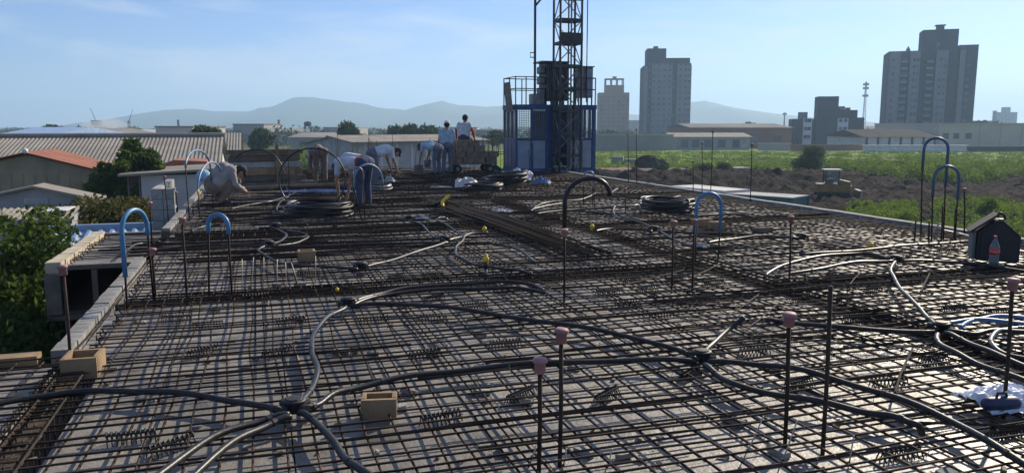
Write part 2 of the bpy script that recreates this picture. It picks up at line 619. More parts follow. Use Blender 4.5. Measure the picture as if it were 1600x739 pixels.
def h_dirt(x, y):
    n = mnoise.fractal(Vector((x * 0.09, y * 0.09, 1.3)), 1.0, 2.1, 6)
    k = mnoise.fractal(Vector((x * 0.45, y * 0.45, 7.3)), 0.9, 2.1, 4)
    ridge = 0.0
    if x < 40:
        ridge = 1.5 * math.exp(-((y - 84 - 0.15 * x) / 8.0) ** 2) * (0.6 + 0.8 * abs(n))
    return 0.25 + 0.8 * max(0, n + 0.2) + 0.8 * abs(k) + ridge + 0.4 * mnoise.noise(Vector((x * 1.4, y * 1.4, 2)))
patch('dirt_yard', -2, 92, 42, 126, 210, 190, M['dirt'], h_dirt)
patch('sandy_track', 10, 30, 118, 130, 60, 24, M['sand'], lambda x, y: 0.55 + 0.15 * mnoise.noise(Vector((x * .2, y * .2, 0))))
patch('field', -8, 190, 121, 240, 90, 60, M['field'], lambda x, y: 0.45 + 0.35 * mnoise.noise(Vector((x * .05, y * .05, 3))))

# hills on the horizon
prof = [(100, 199), (170, 198), (205, 197), (225, 182), (260, 172), (300, 170), (330, 174), (400, 174), (440, 168), (470, 160), (500, 156), (540, 162),
        (590, 170), (640, 172), (665, 165), (690, 158), (715, 164), (760, 167), (800, 165), (850, 168), (930, 174), (1000, 180), (1040, 176),
        (1075, 161), (1100, 157), (1130, 165), (1180, 174), (1240, 181), (1330, 191), (1420, 195), (1600, 194), (1750, 196)]
DH = 3000
px = [p[0] for p in prof]
v, f = [], []
NX, NY = 330, 14
for j in range(NY + 1):
    t = j / NY * 2 - 1
    for i in range(NX + 1):
        x = px[0] + (px[-1] - px[0]) * i / NX
        top = at(x, float(np.interp(x, px, [p[1] for p in prof])), DH)
        d = DH + t * 750 * (1 if t < 0 else 1.2)
        n1 = mnoise.fractal(Vector((top.x * 0.0022, d * 0.0022, 0)), 1, 2, 6)
        n0 = mnoise.fractal(Vector((top.x * 0.012, d * 0.01, 5)), 1, 2, 4)
        hz = max(0, top.z - GZ)
        w = (1 - abs(t)) ** 0.85
        z = GZ - 3 + (hz + 3) * w * (1 + (0.30 * n1 if abs(t) > 0.05 else 0)) + 3.0 * n0 * w
        v.append((top.x * (d / DH if False else 1), d, z))
for j in range(NY):
    for i in range(NX):
        a = j * (NX + 1) + i
        f.append((a, a + 1, a + NX + 2, a + NX + 1))
me = bpy.data.meshes.new('hills')
me.from_pydata(v, [], f)
me.polygons.foreach_set('use_smooth', [True] * len(f))
tag(place('hills', me, M['hill']), kind='structure')

# ================================================================== THE BUILDING UNDER CONSTRUCTION
site = thing('concrete_building', 'unfinished concrete building whose rebar covered deck fills the foreground', 'building', (0, 0, 0), YAW)
U0, U1, V1 = -1.33, 10.0, 30.0
sub = MB()
sub.box((-3.3, -1.2, -0.34), (-1.33, 6.02, -0.125))
sub.box((-1.33, -1.2, -0.34), (8.3, V1, -0.125))
sub.box((8.3, -1.2, -0.34), (10.0, 25.9, -0.125))
sub.build('beam_formwork', M['subdeck'], site)
# outer walls and columns down to the street
w = MB()
w.box((U0 + 0.06, 6.3, GZ), (U0 + 0.24, 29.6, -0.345))
w.box((9.7, -1.0, GZ), (9.88, 25.5, -0.345))
w.box((-1.0, 29.7, GZ), (8.1, 29.88, -0.345))
w.box((-3.1, 5.7, GZ), (-1.4, 5.88, -0.345))
w.build('outer_wall', M['block'], site)
deck = tag(MB().box((-1.0, -1.1, -0.123), (-0.2, -1.0, -0.12)).build('deck', M['deck'], site))
panel_cache = {}
def panel(u0, u1, v0, v1):
    w_, l_ = round(u1 - u0, 3), round(v1 - v0, 3)
    key = (w_, l_)
    if key not in panel_cache:
        me = MB().box((0, 0, -0.12), (w_, l_, 0)).mesh('panel')
        me.materials.append(M['deck'])
        panel_cache[key] = me
    o = place('panel', panel_cache[key], None, deck, (u0, v0, random.uniform(-0.003, 0.003)))
    return o
def bay(u0, u1, v0, v1, n):
    wd = (u1 - u0) / n
    for i in range(n):
        panel(u0 + i * wd + 0.004, u0 + (i + 1) * wd - 0.004, v0, v1)
for v0, v1 in ((-1, 3.2), (6.1, 7.70), (7.95, 12.30), (12.5, 17.0), (17.2, 22.0), (22.2, 29.95)):
    bay(-1.08 if v0 < 3.3 else -1.31, 4.88, v0, v1, 5)
for v0, v1 in ((-1, 3.15), (3.45, 6.50), (6.78, 11.5), (11.72, 16.5), (16.7, 21.5), (21.7, 25.88)):
    bay(5.12, 9.98, v0, v1, 4)
bay(-1.08, 4.88, 3.21, 6.09, 5)
bay(5.12, 8.28, 25.9, 29.95, 3)
bay(-3.25, -1.40, -1, 5.98, 2)
MB().box((-2.22, 10.26, -0.03), (-1.46, 12.98, 0)).build('panel', M['deck'], deck)

def kerb(u0, u1, v0, v1, z0, z1, m, L=0.39, name='kerb', jit=0.004):
    k = MB().box((u0 + 0.02, v0, z0 - 0.03), (u1 - 0.02, v1, z0)).build(name, m, site)
    me = MB().box((0, 0, 0), (u1 - u0, L - 0.012, z1 - z0)).mesh('block')
    me.materials.append(m)
    vv = v0
    i = 0
    while vv < v1 - 0.05:
        o = place('block', me, None, k, (u0 + random.uniform(-jit, jit), vv, z0 + 0.001 + random.uniform(-jit, jit)))
        o.rotation_euler = (0, 0, random.uniform(-0.01, 0.01))
        vv += L
        i += 1
    return k
kerb(9.98, 10.13, -1, 25.8, -0.2, 0.11, M['kerb'], 0.39)
kerb(-1.45, -1.33, 6.1, 10.15, -0.2, 0.075, M['kerb'], 0.26, jit=0.008)
kerb(-1.45, -1.33, 13.1, 29.6, -0.2, 0.075, M['kerb'], 0.39)
kerb(-2.40, -2.24, 10.2, 13.0, -0.06, 0.065, mat('beige_concrete', (0.46, 0.40, 0.30), 0.85, scale=5, var=0.3, bump=0.5, bscale=30, obj_rand=0.1), 0.24, jit=0.008)

# the balcony form hanging beside the deck: open plywood box with a middle stud
b = MB()
b.box((-2.42, 10.24, -0.56), (-1.52, 13.0, -0.53)).box((-2.40, 12.9, -0.53), (-1.5, 12.97, -0.04)).box((-1.52, 10.3, -0.53), (-1.498, 12.88, -0.04)).box((-2.4, 10.3, -0.525), (-2.37, 12.88, -0.1))
b.build('balcony_form', M['ply'], site)
b = MB()
b.box((-2.42, 10.17, -0.55), (-2.26, 10.235, -0.065))
b.build('form_end_board', M['greywood'], site)
b = MB()
b.box((-2.235, 10.19, -0.025), (-1.46, 10.25, 0.03)).box((-1.93, 10.2, -0.53), (-1.87, 10.26, -0.035)).box((-2.42, 10.18, -0.62), (-1.5, 10.26, -0.565))
b.build('form_rail', M['ply'] if False else M['greywood'], site)
b = MB()
b.box((-2.35, 13.02, -0.02), (-1.47, 13.08, 0.045))
b.build('form_rail', M['kerb'], site)
for u_ in (-2.3, -1.9):
    MB().tube([(u_, 10.6, GZ), (u_, 10.6, -0.56)], 0.03, 8).build('prop', M['steel'], site, True)
# plank closing the left wing of the deck
b = MB()
b.box((-3.3, 6.03, 0.0), (-1.52, 6.16, 0.065))
b.build('edge_plank', M['wood'], site)

# block shaft wall standing past the left edge
sh = MB().box((-1.86, 15.62, GZ), (-1.50, 15.74, -1.25)).box((-1.88, 15.75, GZ), (-1.75, 18.4, -1.25)).build('shaft_wall', M['block'], site)
bm1 = MB().box((0, 0, 0), (0.192, 0.14, 0.186)).mesh('block'); bm1.materials.append(M['block'])
bm2 = MB().box((0, 0, 0), (0.14, 0.386, 0.186)).mesh('block'); bm2.materials.append(M['block'])
for r_ in range(9):
    z = -1.249 + r_ * 0.196
    for i in range(2):
        place('block', bm1, None, sh, (-1.88 + i * 0.2, 15.6 + random.uniform(-.004, .004), z))
    for i in range(7):
        place('block', bm2, None, sh, (-1.88 + random.uniform(-.004, .004), 15.75 + i * 0.39 + (0.19 if r_ % 2 else 0), z))

# ================================================================== REINFORCEMENT
mat_root = thing('rebar_mat', 'brown steel rebar grid laid over the whole deck', 'rebar', (0, 0, 0), YAW)
def bar_mesh(L, r, seed, along, hook=False, amp=0.011):
    rr = random.Random(seed)
    n = max(4, int(L / 0.9))
    pts = []
    for i in range(n + 1):
        x = L * i / n
        a, c = rr.uniform(-amp, amp) * 2, rr.uniform(-amp, amp)
        pts.append((x, a, c) if along == 'u' else (a, x, c))
    if hook:
        if along == 'u':
            pts = [(0.02, 0, -0.06), (0, 0, -0.03)] + pts
    me = MB().tube(pts, r, 5).mesh('rebar', True)
    return me
TU = [bar_mesh(11.15, 0.0068, i, 'u', True) for i in range(6)]
TL = [bar_mesh(13.1, 0.0068, 20 + i, 'u', True) for i in range(4)]
TB = [bar_mesh(12.1, 0.0068, 30 + i, 'u', True) for i in range(4)]
LV = [bar_mesh(24.0, 0.0072, 40 + i, 'v') for i in range(6)]
LS = [bar_mesh(28.5, 0.0072, 50 + i, 'v') for i in range(6)]
LW = [bar_mesh(6.8, 0.0072, 60 + i, 'v') for i in range(3)]
for L_ in (TU, TL, TB):
    for me in L_:
        me.materials.append(M['rust2'])
for L_ in (LV, LS, LW):
    for q_, me in enumerate(L_):
        me.materials.append(M['rust'] if q_ % 2 else M['rust2'])
nbar = 0
vv = 1.6
while vv < 29.6:
    if vv < 6.0:
        me, u0 = random.choice(TL), -3.18
    elif 10.4 < vv < 12.9:
        me, u0 = random.choice(TB), -2.18
    elif vv < 25.8:
        me, u0 = random.choice(TU), -1.22
    else:
        me, u0 = random.choice(TU), -1.22
    o = place('rebar', me, None, mat_root, (u0 + random.uniform(-.04, .04), vv + random.uniform(-.014, .014), 0.062 + random.uniform(-.003, .003)))
    if vv >= 25.8:
        o.scale = (0.84, 1, 1)
    o.rotation_euler = (0, 0, random.uniform(-.0022, .0022))
    nbar += 1
    vv += 0.115 if vv < 6.6 else 0.14 if vv < 12 else 0.165
uu = -3.1
while uu < 9.95:
    me = random.choice(LW if uu < -1.4 else LS if uu < 8.2 else LV)
    o = place('rebar', me, None, mat_root, (uu + random.uniform(-.012, .012), -0.9 if uu < -1.4 else 1.2, 0.048 + random.uniform(-.003, .003)))
    o.rotation_euler = (0, 0, random.uniform(-.0012, .0012))
    nbar += 1
    uu += 0.15
# the closer-set extra bars over the beams and at the left edge, too many to pick apart
ex = MB()
def xbar(u0, v0, u1, v1, z):
    ex.tube([(u0, v0, z), ((u0 * 2 + u1) / 3 + random.uniform(-.01, .01), (v0 * 2 + v1) / 3 + random.uniform(-.01, .01), z + random.uniform(-.004, .004)), (u1, v1, z)], 0.0072, 4)
for i in range(46):           # left edge over the balcony
    v_ = random.uniform(9.6, 15.6)
    u_ = random.uniform(-2.1, -0.9) if 10.4 < v_ < 12.8 else random.uniform(-1.2, -0.7)
    xbar(u_, v_, u_ + random.uniform(2.6, 4.2), v_ + random.uniform(-.03, .03), 0.076)
for vb in (7.82, 12.4, 17.1, 22.1):   # beam cages across
    for k in range(7):
        xbar(-1.2, vb + (k - 3) * 0.045, 4.9, vb + (k - 3) * 0.045 + random.uniform(-.02, .02), 0.03 + 0.02 * (k % 3))
    for k in range(60):
        u_ = -1.15 + k * 0.1
        ex.tube([(u_, vb - 0.1, -0.1), (u_, vb - 0.1, 0.085), (u_ + 0.01, vb + 0.1, 0.085), (u_, vb + 0.1, -0.1)], 0.004, 4)
for vb in (6.64, 11.6, 16.6, 21.6):
    for k in range(7):
        xbar(5.0, vb + (k - 3) * 0.045, 9.9, vb + (k - 3) * 0.045 + random.uniform(-.02, .02), 0.03 + 0.02 * (k % 3))
for ub in (-1.24, 5.0):
    for k in range(6):
        xbar(ub + (k - 2.5) * 0.05, 1.2, ub + (k - 2.5) * 0.05 + random.uniform(-.02, .02), 6.0 if ub < 0 else 25.5, 0.03 + 0.02 * (k % 3))
    for k in range(80):
        v_ = 1.4 + k * (0.11 if ub < 0 else 0.22)
        if ub < 0 and v_ > 5.95:
            break
        ex.tube([(ub - 0.11, v_, -0.1), (ub - 0.11, v_, 0.085), (ub + 0.11, v_ + 0.01, 0.085), (ub + 0.11, v_, -0.1)], 0.004, 4)
for i in range(80):           # laps and spare bars across the far half
    v_ = random.uniform(12, 27)
    u_ = random.uniform(-1, 3.5)
    xbar(u_, v_, u_ + random.uniform(1.5, 3.4), v_ + random.uniform(-.08, .08), 0.078)
vv = 1.7
while vv < 13:                 # lapped second bars beside the first
    if random.random() < (0.55 if vv < 6.8 else 0.22):
        u_ = random.uniform(-1.1, 5.5)
        xbar(u_, vv + random.uniform(.015, .07), min(9.9, u_ + random.uniform(2.5, 6)), vv + random.uniform(.015, .07), 0.066)
    vv += 0.15
uu = -1.1
while uu < 9.9:
    if random.random() < 0.4:
        v_ = random.uniform(2, 9)
        xbar(uu + random.uniform(.02, .06), v_, uu + random.uniform(.02, .06), v_ + random.uniform(3, 8), 0.05)
    uu += 0.15
for i in range(40):
    v_ = random.uniform(3, 11)
    u_ = random.uniform(-1, 7.5)
    xbar(u_, v_, u_ + random.uniform(1.2, 2.4), v_ + random.uniform(-.02, .02), 0.075)
for i in range(26):
    v_ = random.uniform(3.0, 7)
    u_ = random.uniform(3, 8)
    a_ = random.choice((-0.6, -0.45, 0.5, 0.7))
    xbar(u_, v_, u_ + 1.1 * math.cos(a_), v_ + 1.1 * math.sin(a_), 0.082)
o = ex.build('extra_rebar', M['rust2'], mat_root)
o['kind'] = 'stuff'
# light tie-wire ends sticking up out of the grid
tw = MB()
for i in range(420):
    u_, v_ = random.uniform(-1.1, 9.8), random.uniform(2.6, 20)
    h_ = random.uniform(0.02, 0.06)
    tw.tube([(u_, v_, 0.05), (u_ + random.uniform(-.03, .03), v_ + random.uniform(-.03, .03), 0.06 + h_)], 0.0022, 3)
o = tw.build('tie_wire', M['wire'], mat_root)
o['kind'] = 'stuff'
# chips of wood, mortar crumbs and cut wire lying on the deck
db = MB()
db2 = MB()
for i in range(1500):
    u_, v_ = random.uniform(-1.25, 9.9), 2.4 + 16 * random.random() ** 1.5
    s_ = random.uniform(.006, .03) if i % 9 else random.uniform(.03, .07)
    a_ = random.uniform(0, 3.14)
    rt = Matrix.Rotation(a_, 3, 'Z') @ Matrix.Rotation(random.uniform(-.4, .4), 3, 'X')
    (db if i % 3 else db2).box((u_ - s_, v_ - s_ * .4, .004), (u_ + s_, v_ + s_ * .4, .004 + s_ * .5), rt, (u_, v_, .006))
o = db.build('debris', M['greywood'], site); o['kind'] = 'stuff'
o = db2.build('debris', M['block'], site); o['kind'] = 'stuff'

# loose bundle of long bars lying on the grid
bp0, bp1 = UV(P(705, 322, 0.08)), UV(P(945, 405, 0.08))
bd = thing('rebar_bundle', 'loose bundle of long brown bars lying across the middle of the deck', 'rebar', W(*bp1, 0), 0)
dv = W(*bp0) - W(*bp1)
for k in range(58):
    off = Vector((dv.y, -dv.x, 0)).normalized() * ((k % 19 - 9) * 0.034 + random.uniform(-.02, .02))
    s0, s1 = random.uniform(-0.05, 0.35), random.uniform(0.75, 1.35)
    z = 0.085 + 0.014 * (k // 19) + random.uniform(0, .01)
    a, c = off * 0.9 + dv * s0, off * random.uniform(0.4, 1.5) + dv * s1
    MB().tube([(a.x, a.y, z), ((a.x + c.x) / 2 + random.uniform(-.02, .02), (a.y + c.y) / 2, z + random.uniform(0, .01)), (c.x, c.y, z)], 0.0065, 5).build('rebar', M['rust2'], bd, True)
# ================================================================== LEFT-HAND BUILDINGS (plots share the slab's axes)
def corr_roof(mb, u0, u1, ridge_v, ridge_z, eave_v, eave_z, pitch=0.5, amp=0.09, thick=0.05):
    # corrugated sheet: ridge along u, falling from the ridge to the eave
    n = int((u1 - u0) / pitch * 4)
    b = len(mb.v)
    for i in range(n + 1):
        u_ = u0 + (u1 - u0) * i / n
        dz = amp * math.cos(2 * math.pi * i / 4)
        mb.v += [(u_, ridge_v, ridge_z + dz), (u_, eave_v, eave_z + dz), (u_, eave_v, eave_z + dz - thick), (u_, ridge_v, ridge_z + dz - thick)]
    for i in range(n):
        a, c = b + i * 4, b + i * 4 + 4
        for k in range(4):
            mb.f.append((a + k, a + (k + 1) % 4, c + (k + 1) % 4, c + k))
    return mb

# A: long shed with a corrugated ridge roof
c0 = at(343, 213, 62)
ur, vr = UV(c0)
zr = c0.z
A = thing('long_shed', 'long shed with corrugated fibre cement ridge roof left of the deck', 'warehouse', W(ur, vr, GZ), YAW)
L, HW = 62.0, 9.2
ze = zr - 2.3
mb = MB(); corr_roof(mb, -L, 0.35, 0, zr - GZ, -HW, ze - GZ, 0.27, 0.028); mb.build('roof', M['asb'], A)
mb = MB(); corr_roof(mb, -L, 0.35, 0, zr - GZ - 0.004, HW, ze - GZ, 0.27, 0.028); mb.build('roof', M['asb'], A)
mb = MB(); mb.prism([(-HW + 0.3, 0), (HW - 0.3, 0), (HW - 0.3, ze - GZ - 0.1), (0, zr - GZ - 0.2), (-HW + 0.3, ze - GZ - 0.1)], 0, -L + 0.3, 0); mb.build('wall', M['wallwhite'], A)
mb = MB(); mb.tube([(-L, 0, zr - GZ + 0.1), (0.35, 0, zr - GZ + 0.1)], 0.16, 8); mb.build('ridge_cap', M['asb'], A)
# its twin behind
A2 = thing('long_shed', 'second long shed whose ridge shows just behind the first', 'warehouse', W(ur + 1, vr + 19.5, GZ), YAW)
mb = MB(); corr_roof(mb, -L, 0.35, 0, zr - GZ + .1, -HW, ze - GZ, 0.27, 0.028); mb.build('roof', M['asb'], A2)
mb = MB(); corr_roof(mb, -L, 0.35, 0, zr - GZ + .096, HW, ze - GZ, 0.27, 0.028); mb.build('roof', M['asb'], A2)
mb = MB(); mb.prism([(-HW + 0.3, 0), (HW - 0.3, 0), (HW - 0.3, ze - GZ - 0.1), (0, zr - GZ - 0.1), (-HW + 0.3, ze - GZ - 0.1)], 0, -L + 0.3, 0); mb.build('wall', M['wallwhite'], A2)

# B: gabled house with terracotta roof and olive boarded gable
c1 = at(42, 238, 38)
ub, vb = UV(c1)
zb = c1.z - GZ
B = thing('gabled_house', 'house with olive boarded gable and terracotta roof at the left edge', 'house', W(ub, vb, GZ), YAW)
HB = 3.55
mb = MB(); mb.prism([(-HB * 1.25, 0), (HB, 0), (HB, zb - 2.1), (-HB * 1.25, zb - 2.1)], 1, 0.0, 5.2); mb.build('wall', M['wallgrey'], B)
mb = MB(); mb.prism([(-HB * 1.25, zb - 2.09), (HB, zb - 2.09), (HB, zb - 1.05), (0, zb - 0.12), (-HB * 1.25, zb - 1.15)], 1, -0.04, 5.22); mb.build('gable', M['wallolive'], B)
for k in range(16):
    x = -HB * 1.2 + k * 0.5
    MB().box((x, -0.075, zb - 2.08), (x + 0.02, -0.042, zb - 1.2 + 0.02 * (8 - abs(k - 8)))).build('batten', M['wallolive'], B)
for sgn, e in ((1, HB + 0.35), (-1, HB * 1.25 + 0.3)):
    mb = MB()
    n = 34
    b0 = len(mb.v)
    for i in range(n + 1):
        y = -0.35 + 5.8 * i / n
        dz = 0.035 * (i % 2)
        mb.v += [(0, y, zb + dz), (sgn * e, y, zb - 1.12 + dz), (sgn * e, y, zb - 1.2 + dz), (0, y, zb - 0.08 + dz)]
    for i in range(n):
        a, c = b0 + 4 * i, b0 + 4 * i + 4
        for k in range(4):
            mb.f.append((a + k, a + (k + 1) % 4, c + (k + 1) % 4, c + k))
    mb.build('roof', M['terra'], B)
MB().ball((0, -0.3, zb + 0.06), 0.14).build('ridge_finial', M['whitepaint'], B, True)

# C: low grey gabled porch with a vent, in front
c2 = at(55, 291, 27)
ub, vb = UV(c2)
zc = c2.z - GZ
C = thing('low_annex', 'low annex with shallow grey gable and small vent below the terracotta house', 'house', W(ub, vb, GZ), YAW)
mb = MB(); mb.prism([(-3.2, 0), (1.75, 0), (1.75, zc - 0.5), (0, zc - 0.08), (-2.2, zc - 0.5), (-3.2, zc - 0.55)], 1, 0, 1.0); mb.build('wall', M['wallgrey'], C)
for s_, e, dz in ((1, 2.0, 0.52), (-1, 2.9, 0.62)):
    mb = MB(); mb.bar((0, 0.45, zc), (s_ * e, 0.45, zc - dz), 1.5, 0.07); mb.build('roof', M['asb'], C)
mb = MB(); mb.box((-0.35, -0.06, zc - 0.62), (0.35, 0.0, zc - 0.42)); vn = mb.build('vent', M['wallwhite'], C)
for k in range(3):
    MB().box((-0.3, -0.08, zc - 0.60 + k * 0.06), (0.3, -0.062, zc - 0.57 + k * 0.06)).build('slat', M['wallgrey'], vn)
mb = MB(); corr_roof(mb, -3.4, 2.2, -0.1, zc - 0.75, -1.7, zc - 0.92, 0.3, 0.02); mb.build('lower_roof', M['asb'], C)
mb = MB(); mb.box((-3.4, -1.72, zc - 1.25), (2.2, -1.66, zc - 0.95)); mb.build('fascia', M['wallolive'], C)

# D: white flat roofed outhouse right of the tree, with a small terracotta lean-to behind
c3 = at(190, 273, 34)
ub, vb = UV(c3)
zd = c3.z - GZ
D = thing('white_outhouse', 'white rendered outhouse with grey sloping roof right of the leafy tree', 'house', W(ub, vb, GZ), YAW)
mb = MB(); mb.box((0.75, 0, 0), (4.6, 4.5, zd - 0.05)); mb.build('wall', M['wallwhite'], D)
mb = MB(); mb.box((0.12, 1.2, 0), (0.75, 4.4, zd - 0.1)); mb.build('recess_wall', M['ply'], D)
mb = MB(); mb.bar((-0.1, 2.2, zd - 0.02), (4.8, 2.2, zd + 0.22), 5.2, 0.1); mb.build('roof', M['asb'], D)
for x in (0.2, 0.65):
    MB().box((x, 0.02, 0), (x + 0.06, 0.08, zd - 0.1)).build('post', M['greywood'], D)
c4 = at(285, 250, 42)
ub, vb = UV(c4)
E_ = thing('lean_to', 'small terracotta lean-to roof behind the white outhouse', 'shed', W(ub, vb, GZ), YAW)
zz = c4.z - GZ
mb = MB(); mb.box((-1.6, 0.2, 0), (1.4, 3, zz - 0.55)); mb.build('wall', M['wallgrey'], E_)
mb = MB(); mb.prism([(-2.0, zz - 0.55), (1.7, zz - 0.55), (1.2, zz - 0.1), (-0.4, zz)], 1, -0.1, 3.2); mb.build('roof', M['terra'], E_)

# low corrugated roofs in front, with a white sheet on one
c5 = at(-5, 326, 22)
ub, vb = UV(c5)
Fh = thing('low_shed', 'low shed with ribbed grey roof and one white roof sheet', 'shed', W(ub, vb, GZ), YAW)
zf = c5.z - GZ
mb = MB(); corr_roof(mb, -2.2, 2.1, 0, zf, -1.5, zf - 0.16, 0.17, 0.025); mb.build('roof', M['asb'], Fh)
mb = MB(); mb.box((-2.2, -1.4, 0), (2.0, 0.9, zf - 0.2)); mb.build('wall', M['wallgrey'], Fh)
mb = MB(); mb.bar((1.25, -0.65, zf - 0.02), (2.0, -0.65, zf), 1.2, 0.03); mb.build('white_sheet', M['whitepaint'], Fh)
mb = MB(); mb.box((-2.3, -1.62, zf - 0.32), (2.2, -1.52, zf - 0.17)); mb.build('gutter', M['wallgrey'], Fh)

# blue tin roof close to the deck
c6 = at(128, 361, 16.5)
ub, vb = UV(c6)
G = thing('tin_roof_shed', 'shed with pale blue corrugated tin roof just past the balcony form', 'shed', W(ub, vb, GZ), YAW)
zg = c6.z - GZ
mb = MB()
n = 40
for i in range(n + 1):
    x = -0.6 + 2.2 * i / n
    dz = 0.045 if i % 4 in (1, 2) else 0.0
    mb.v += [(x, 0.1, zg + dz), (x, -1.5, zg - 0.36 + dz)]
for i in range(n):
    mb.f.append((2 * i, 2 * i + 1, 2 * i + 3, 2 * i + 2))
o = mb.build('roof', M['bluetin'], G)
sm = o.modifiers.new('thickness', 'SOLIDIFY'); sm.thickness = 0.01
mb = MB(); mb.box((-0.65, 0.08, zg - 0.05), (1.66, 0.2, zg + 0.12)); mb.build('ridge_flashing', M['bluetin'], G)
mb = MB(); mb.box((-0.55, -1.4, 0), (1.5, 0.05, zg - 0.42)); mb.build('wall', M['wallgrey'], G)

# ------------------------------------------------------------------ trees by the left-hand plots
def gp(px_, d):
    p = at(px_, 300, d)
    return Vector((p.x, p.y, GZ))
tree('broadleaf_tree', 'leafy tree with flat layered crown between the terracotta house and white outhouse', gp(200, 36), 1.75, 1.6, 1.75, 4.9, 7500, 0.15, M['leaf'], 34, 3, 0.14, 0.26)
tree('broadleaf_tree', 'bushy olive green tree in front of the white outhouse', gp(165, 24), 1.7, 1.6, 1.25, 3.95, 14000, 0.085, M['leaf_olive'], 22, 8, 0.12)
tree('broadleaf_tree', 'bright green tree at the left edge beside the balcony form', gp(38, 12.4), 1.05, 1.5, 1.75, 4.1, 19000, 0.06, M['leaf'], 26, 12, 0.12, 0.36)
tree('broadleaf_tree', 'dark shaded tree below the deck in the lower left corner', gp(-15, 8.8), 0.95, 1.3, 1.5, 3.7, 14000, 0.05, M['leaf_dark'], 22, 15, 0.1, 0.36)
tree('broadleaf_tree', 'shrubby tree under the balcony form beside the deck wall', gp(75, 9.2), 0.62, 0.8, 1.3, 3.2, 8000, 0.045, M['leaf_dark'], 14, 18, 0.08)
tree('broadleaf_tree', 'round dark tree at the right end of the long shed', gp(326, 96), 1.9, 1.9, 1.6, 6.1, 2600, 0.22, M['leaf_dark'], 12, 21, 0.2, 0.5)

# ================================================================== FAR TOWN
def blk(name, label, cat, x0, x1, ytop, d, depth, m, roofm=None, roof='flat', ybase=None, yaw=0.0, group=None, rh=None):
    a = at(x0, ytop, d); b_ = at(x1, ytop, d)
    wd = b_.x - a.x
    z1 = a.z
    t = thing(name, label, cat, ((a.x + b_.x) / 2, d, GZ), yaw, group)
    h = z1 - GZ
    if roof == 'flat':
        mb = MB(); mb.box((-wd / 2, 0, 0), (wd / 2, depth, h)); mb.build('wall', m, t)
        mb = MB(); mb.box((-wd / 2 - .2, -.2, h + 0.003), (wd / 2 + .2, depth + .2, h + .35)); mb.build('roof', roofm or m, t)
    else:
        rh = rh or h * 0.22
        mb = MB(); mb.box((-wd / 2, 0, 0), (wd / 2, depth, h - rh)); mb.build('wall', m, t)
        mb = MB(); mb.prism([(-.6, h - rh + .003), (depth / 2, h), (depth + .6, h - rh + .003)], 0, -wd / 2 - .6, wd / 2 + .6); mb.build('roof', roofm or M['farroof'], t)
    t['_w'] = wd; t['_h'] = h
    return t

def wins(t, xs, zs, w_, h_, y=-0.06, m=None):
    me = MB().box((-w_ / 2, 0, -h_ / 2), (w_ / 2, 0.10, h_ / 2)).mesh('window')
    me.materials.append(m or M['glass'])
    for x in xs:
        for z in zs:
            place('window', me, None, t, (x, y, z))

# right-hand tower block: pale window strips between dark piers
d = 310
sc = d / F * 1.0
def X(p, ref):
    return (p - ref) * d / F
tw_ = thing('tower_block', 'tall grey tower block with raised lift core at the right', 'tower block', (at(1448, 200, d).x, d, GZ), R(-19))
def zt(py):
    return at(800, py, d).z - GZ
def col(p0, p1, ytop, m, y0, y1, nm):
    return MB().box((X(p0, 1448), y0, 0), (X(p1, 1448), y1, zt(ytop))).build(nm, m, tw_)
col(1388, 1437, 79, M['towerdark'], 0, 18, 'wall')
col(1484.5, 1510, 72, M['towerdark'], 0, 18, 'wall')
col(1437.2, 1484.2, 74, M['towerdark'], 0.6, 18, 'wall')
col(1436, 1485, 45, M['towerdark'], 4, 14, 'lift_core')
for (p0, p1) in ((1389, 1405), (1418, 1432), (1454, 1470), (1486, 1493)):
    col(p0, p1, 80, M['tower'], -0.9, -0.01 if p0 != 1454 else 0.55, 'facade_strip')
mb = MB(); mb.box((X(1456, 1448), 6, zt(45)), (X(1466, 1448), 9, zt(38))); mb.build('roof_tank', M['towerdark'], tw_)
mb = MB(); mb.box((X(1454, 1448), 5.6, zt(38)), (X(1468, 1448), 9.4, zt(36.6))); mb.build('tank_lid', M['towerdark'], tw_)
for p_ in (1416, 1457):
    MB().lathe([(0.5, 0), (0.9, 0.6), (0.3, 1.6), (0.05, 2.2)], 10, (X(p_, 1448), 3, zt(79) if p_ < 1430 else zt(74) if p_ < 1480 else zt(72))).build('roof_vent', M['tower'], tw_, True)
zs = [4 + 2.6 * k for k in range(12)]
wins(tw_, [X(1395, 1448), X(1424, 1448), X(1429, 1448), X(1460, 1448), X(1466, 1448)], zs, 1.0, 1.1, -0.95)
wins(tw_, [X(1411, 1448), X(1498, 1448)], zs, 1.3, 1.2, -0.06)
me = MB().box((0, 0, 0), (X(1453, 1443), 1.2, 1.0)).mesh('balcony'); me.materials.append(M['tower'])
for z in zs:
    place('balcony', me, None, tw_, (X(1441, 1448), -0.7, z - 1.2))
    place('balcony', me, None, tw_, (X(1410, 1448) - 1.2, -1.25, z - 1.2))

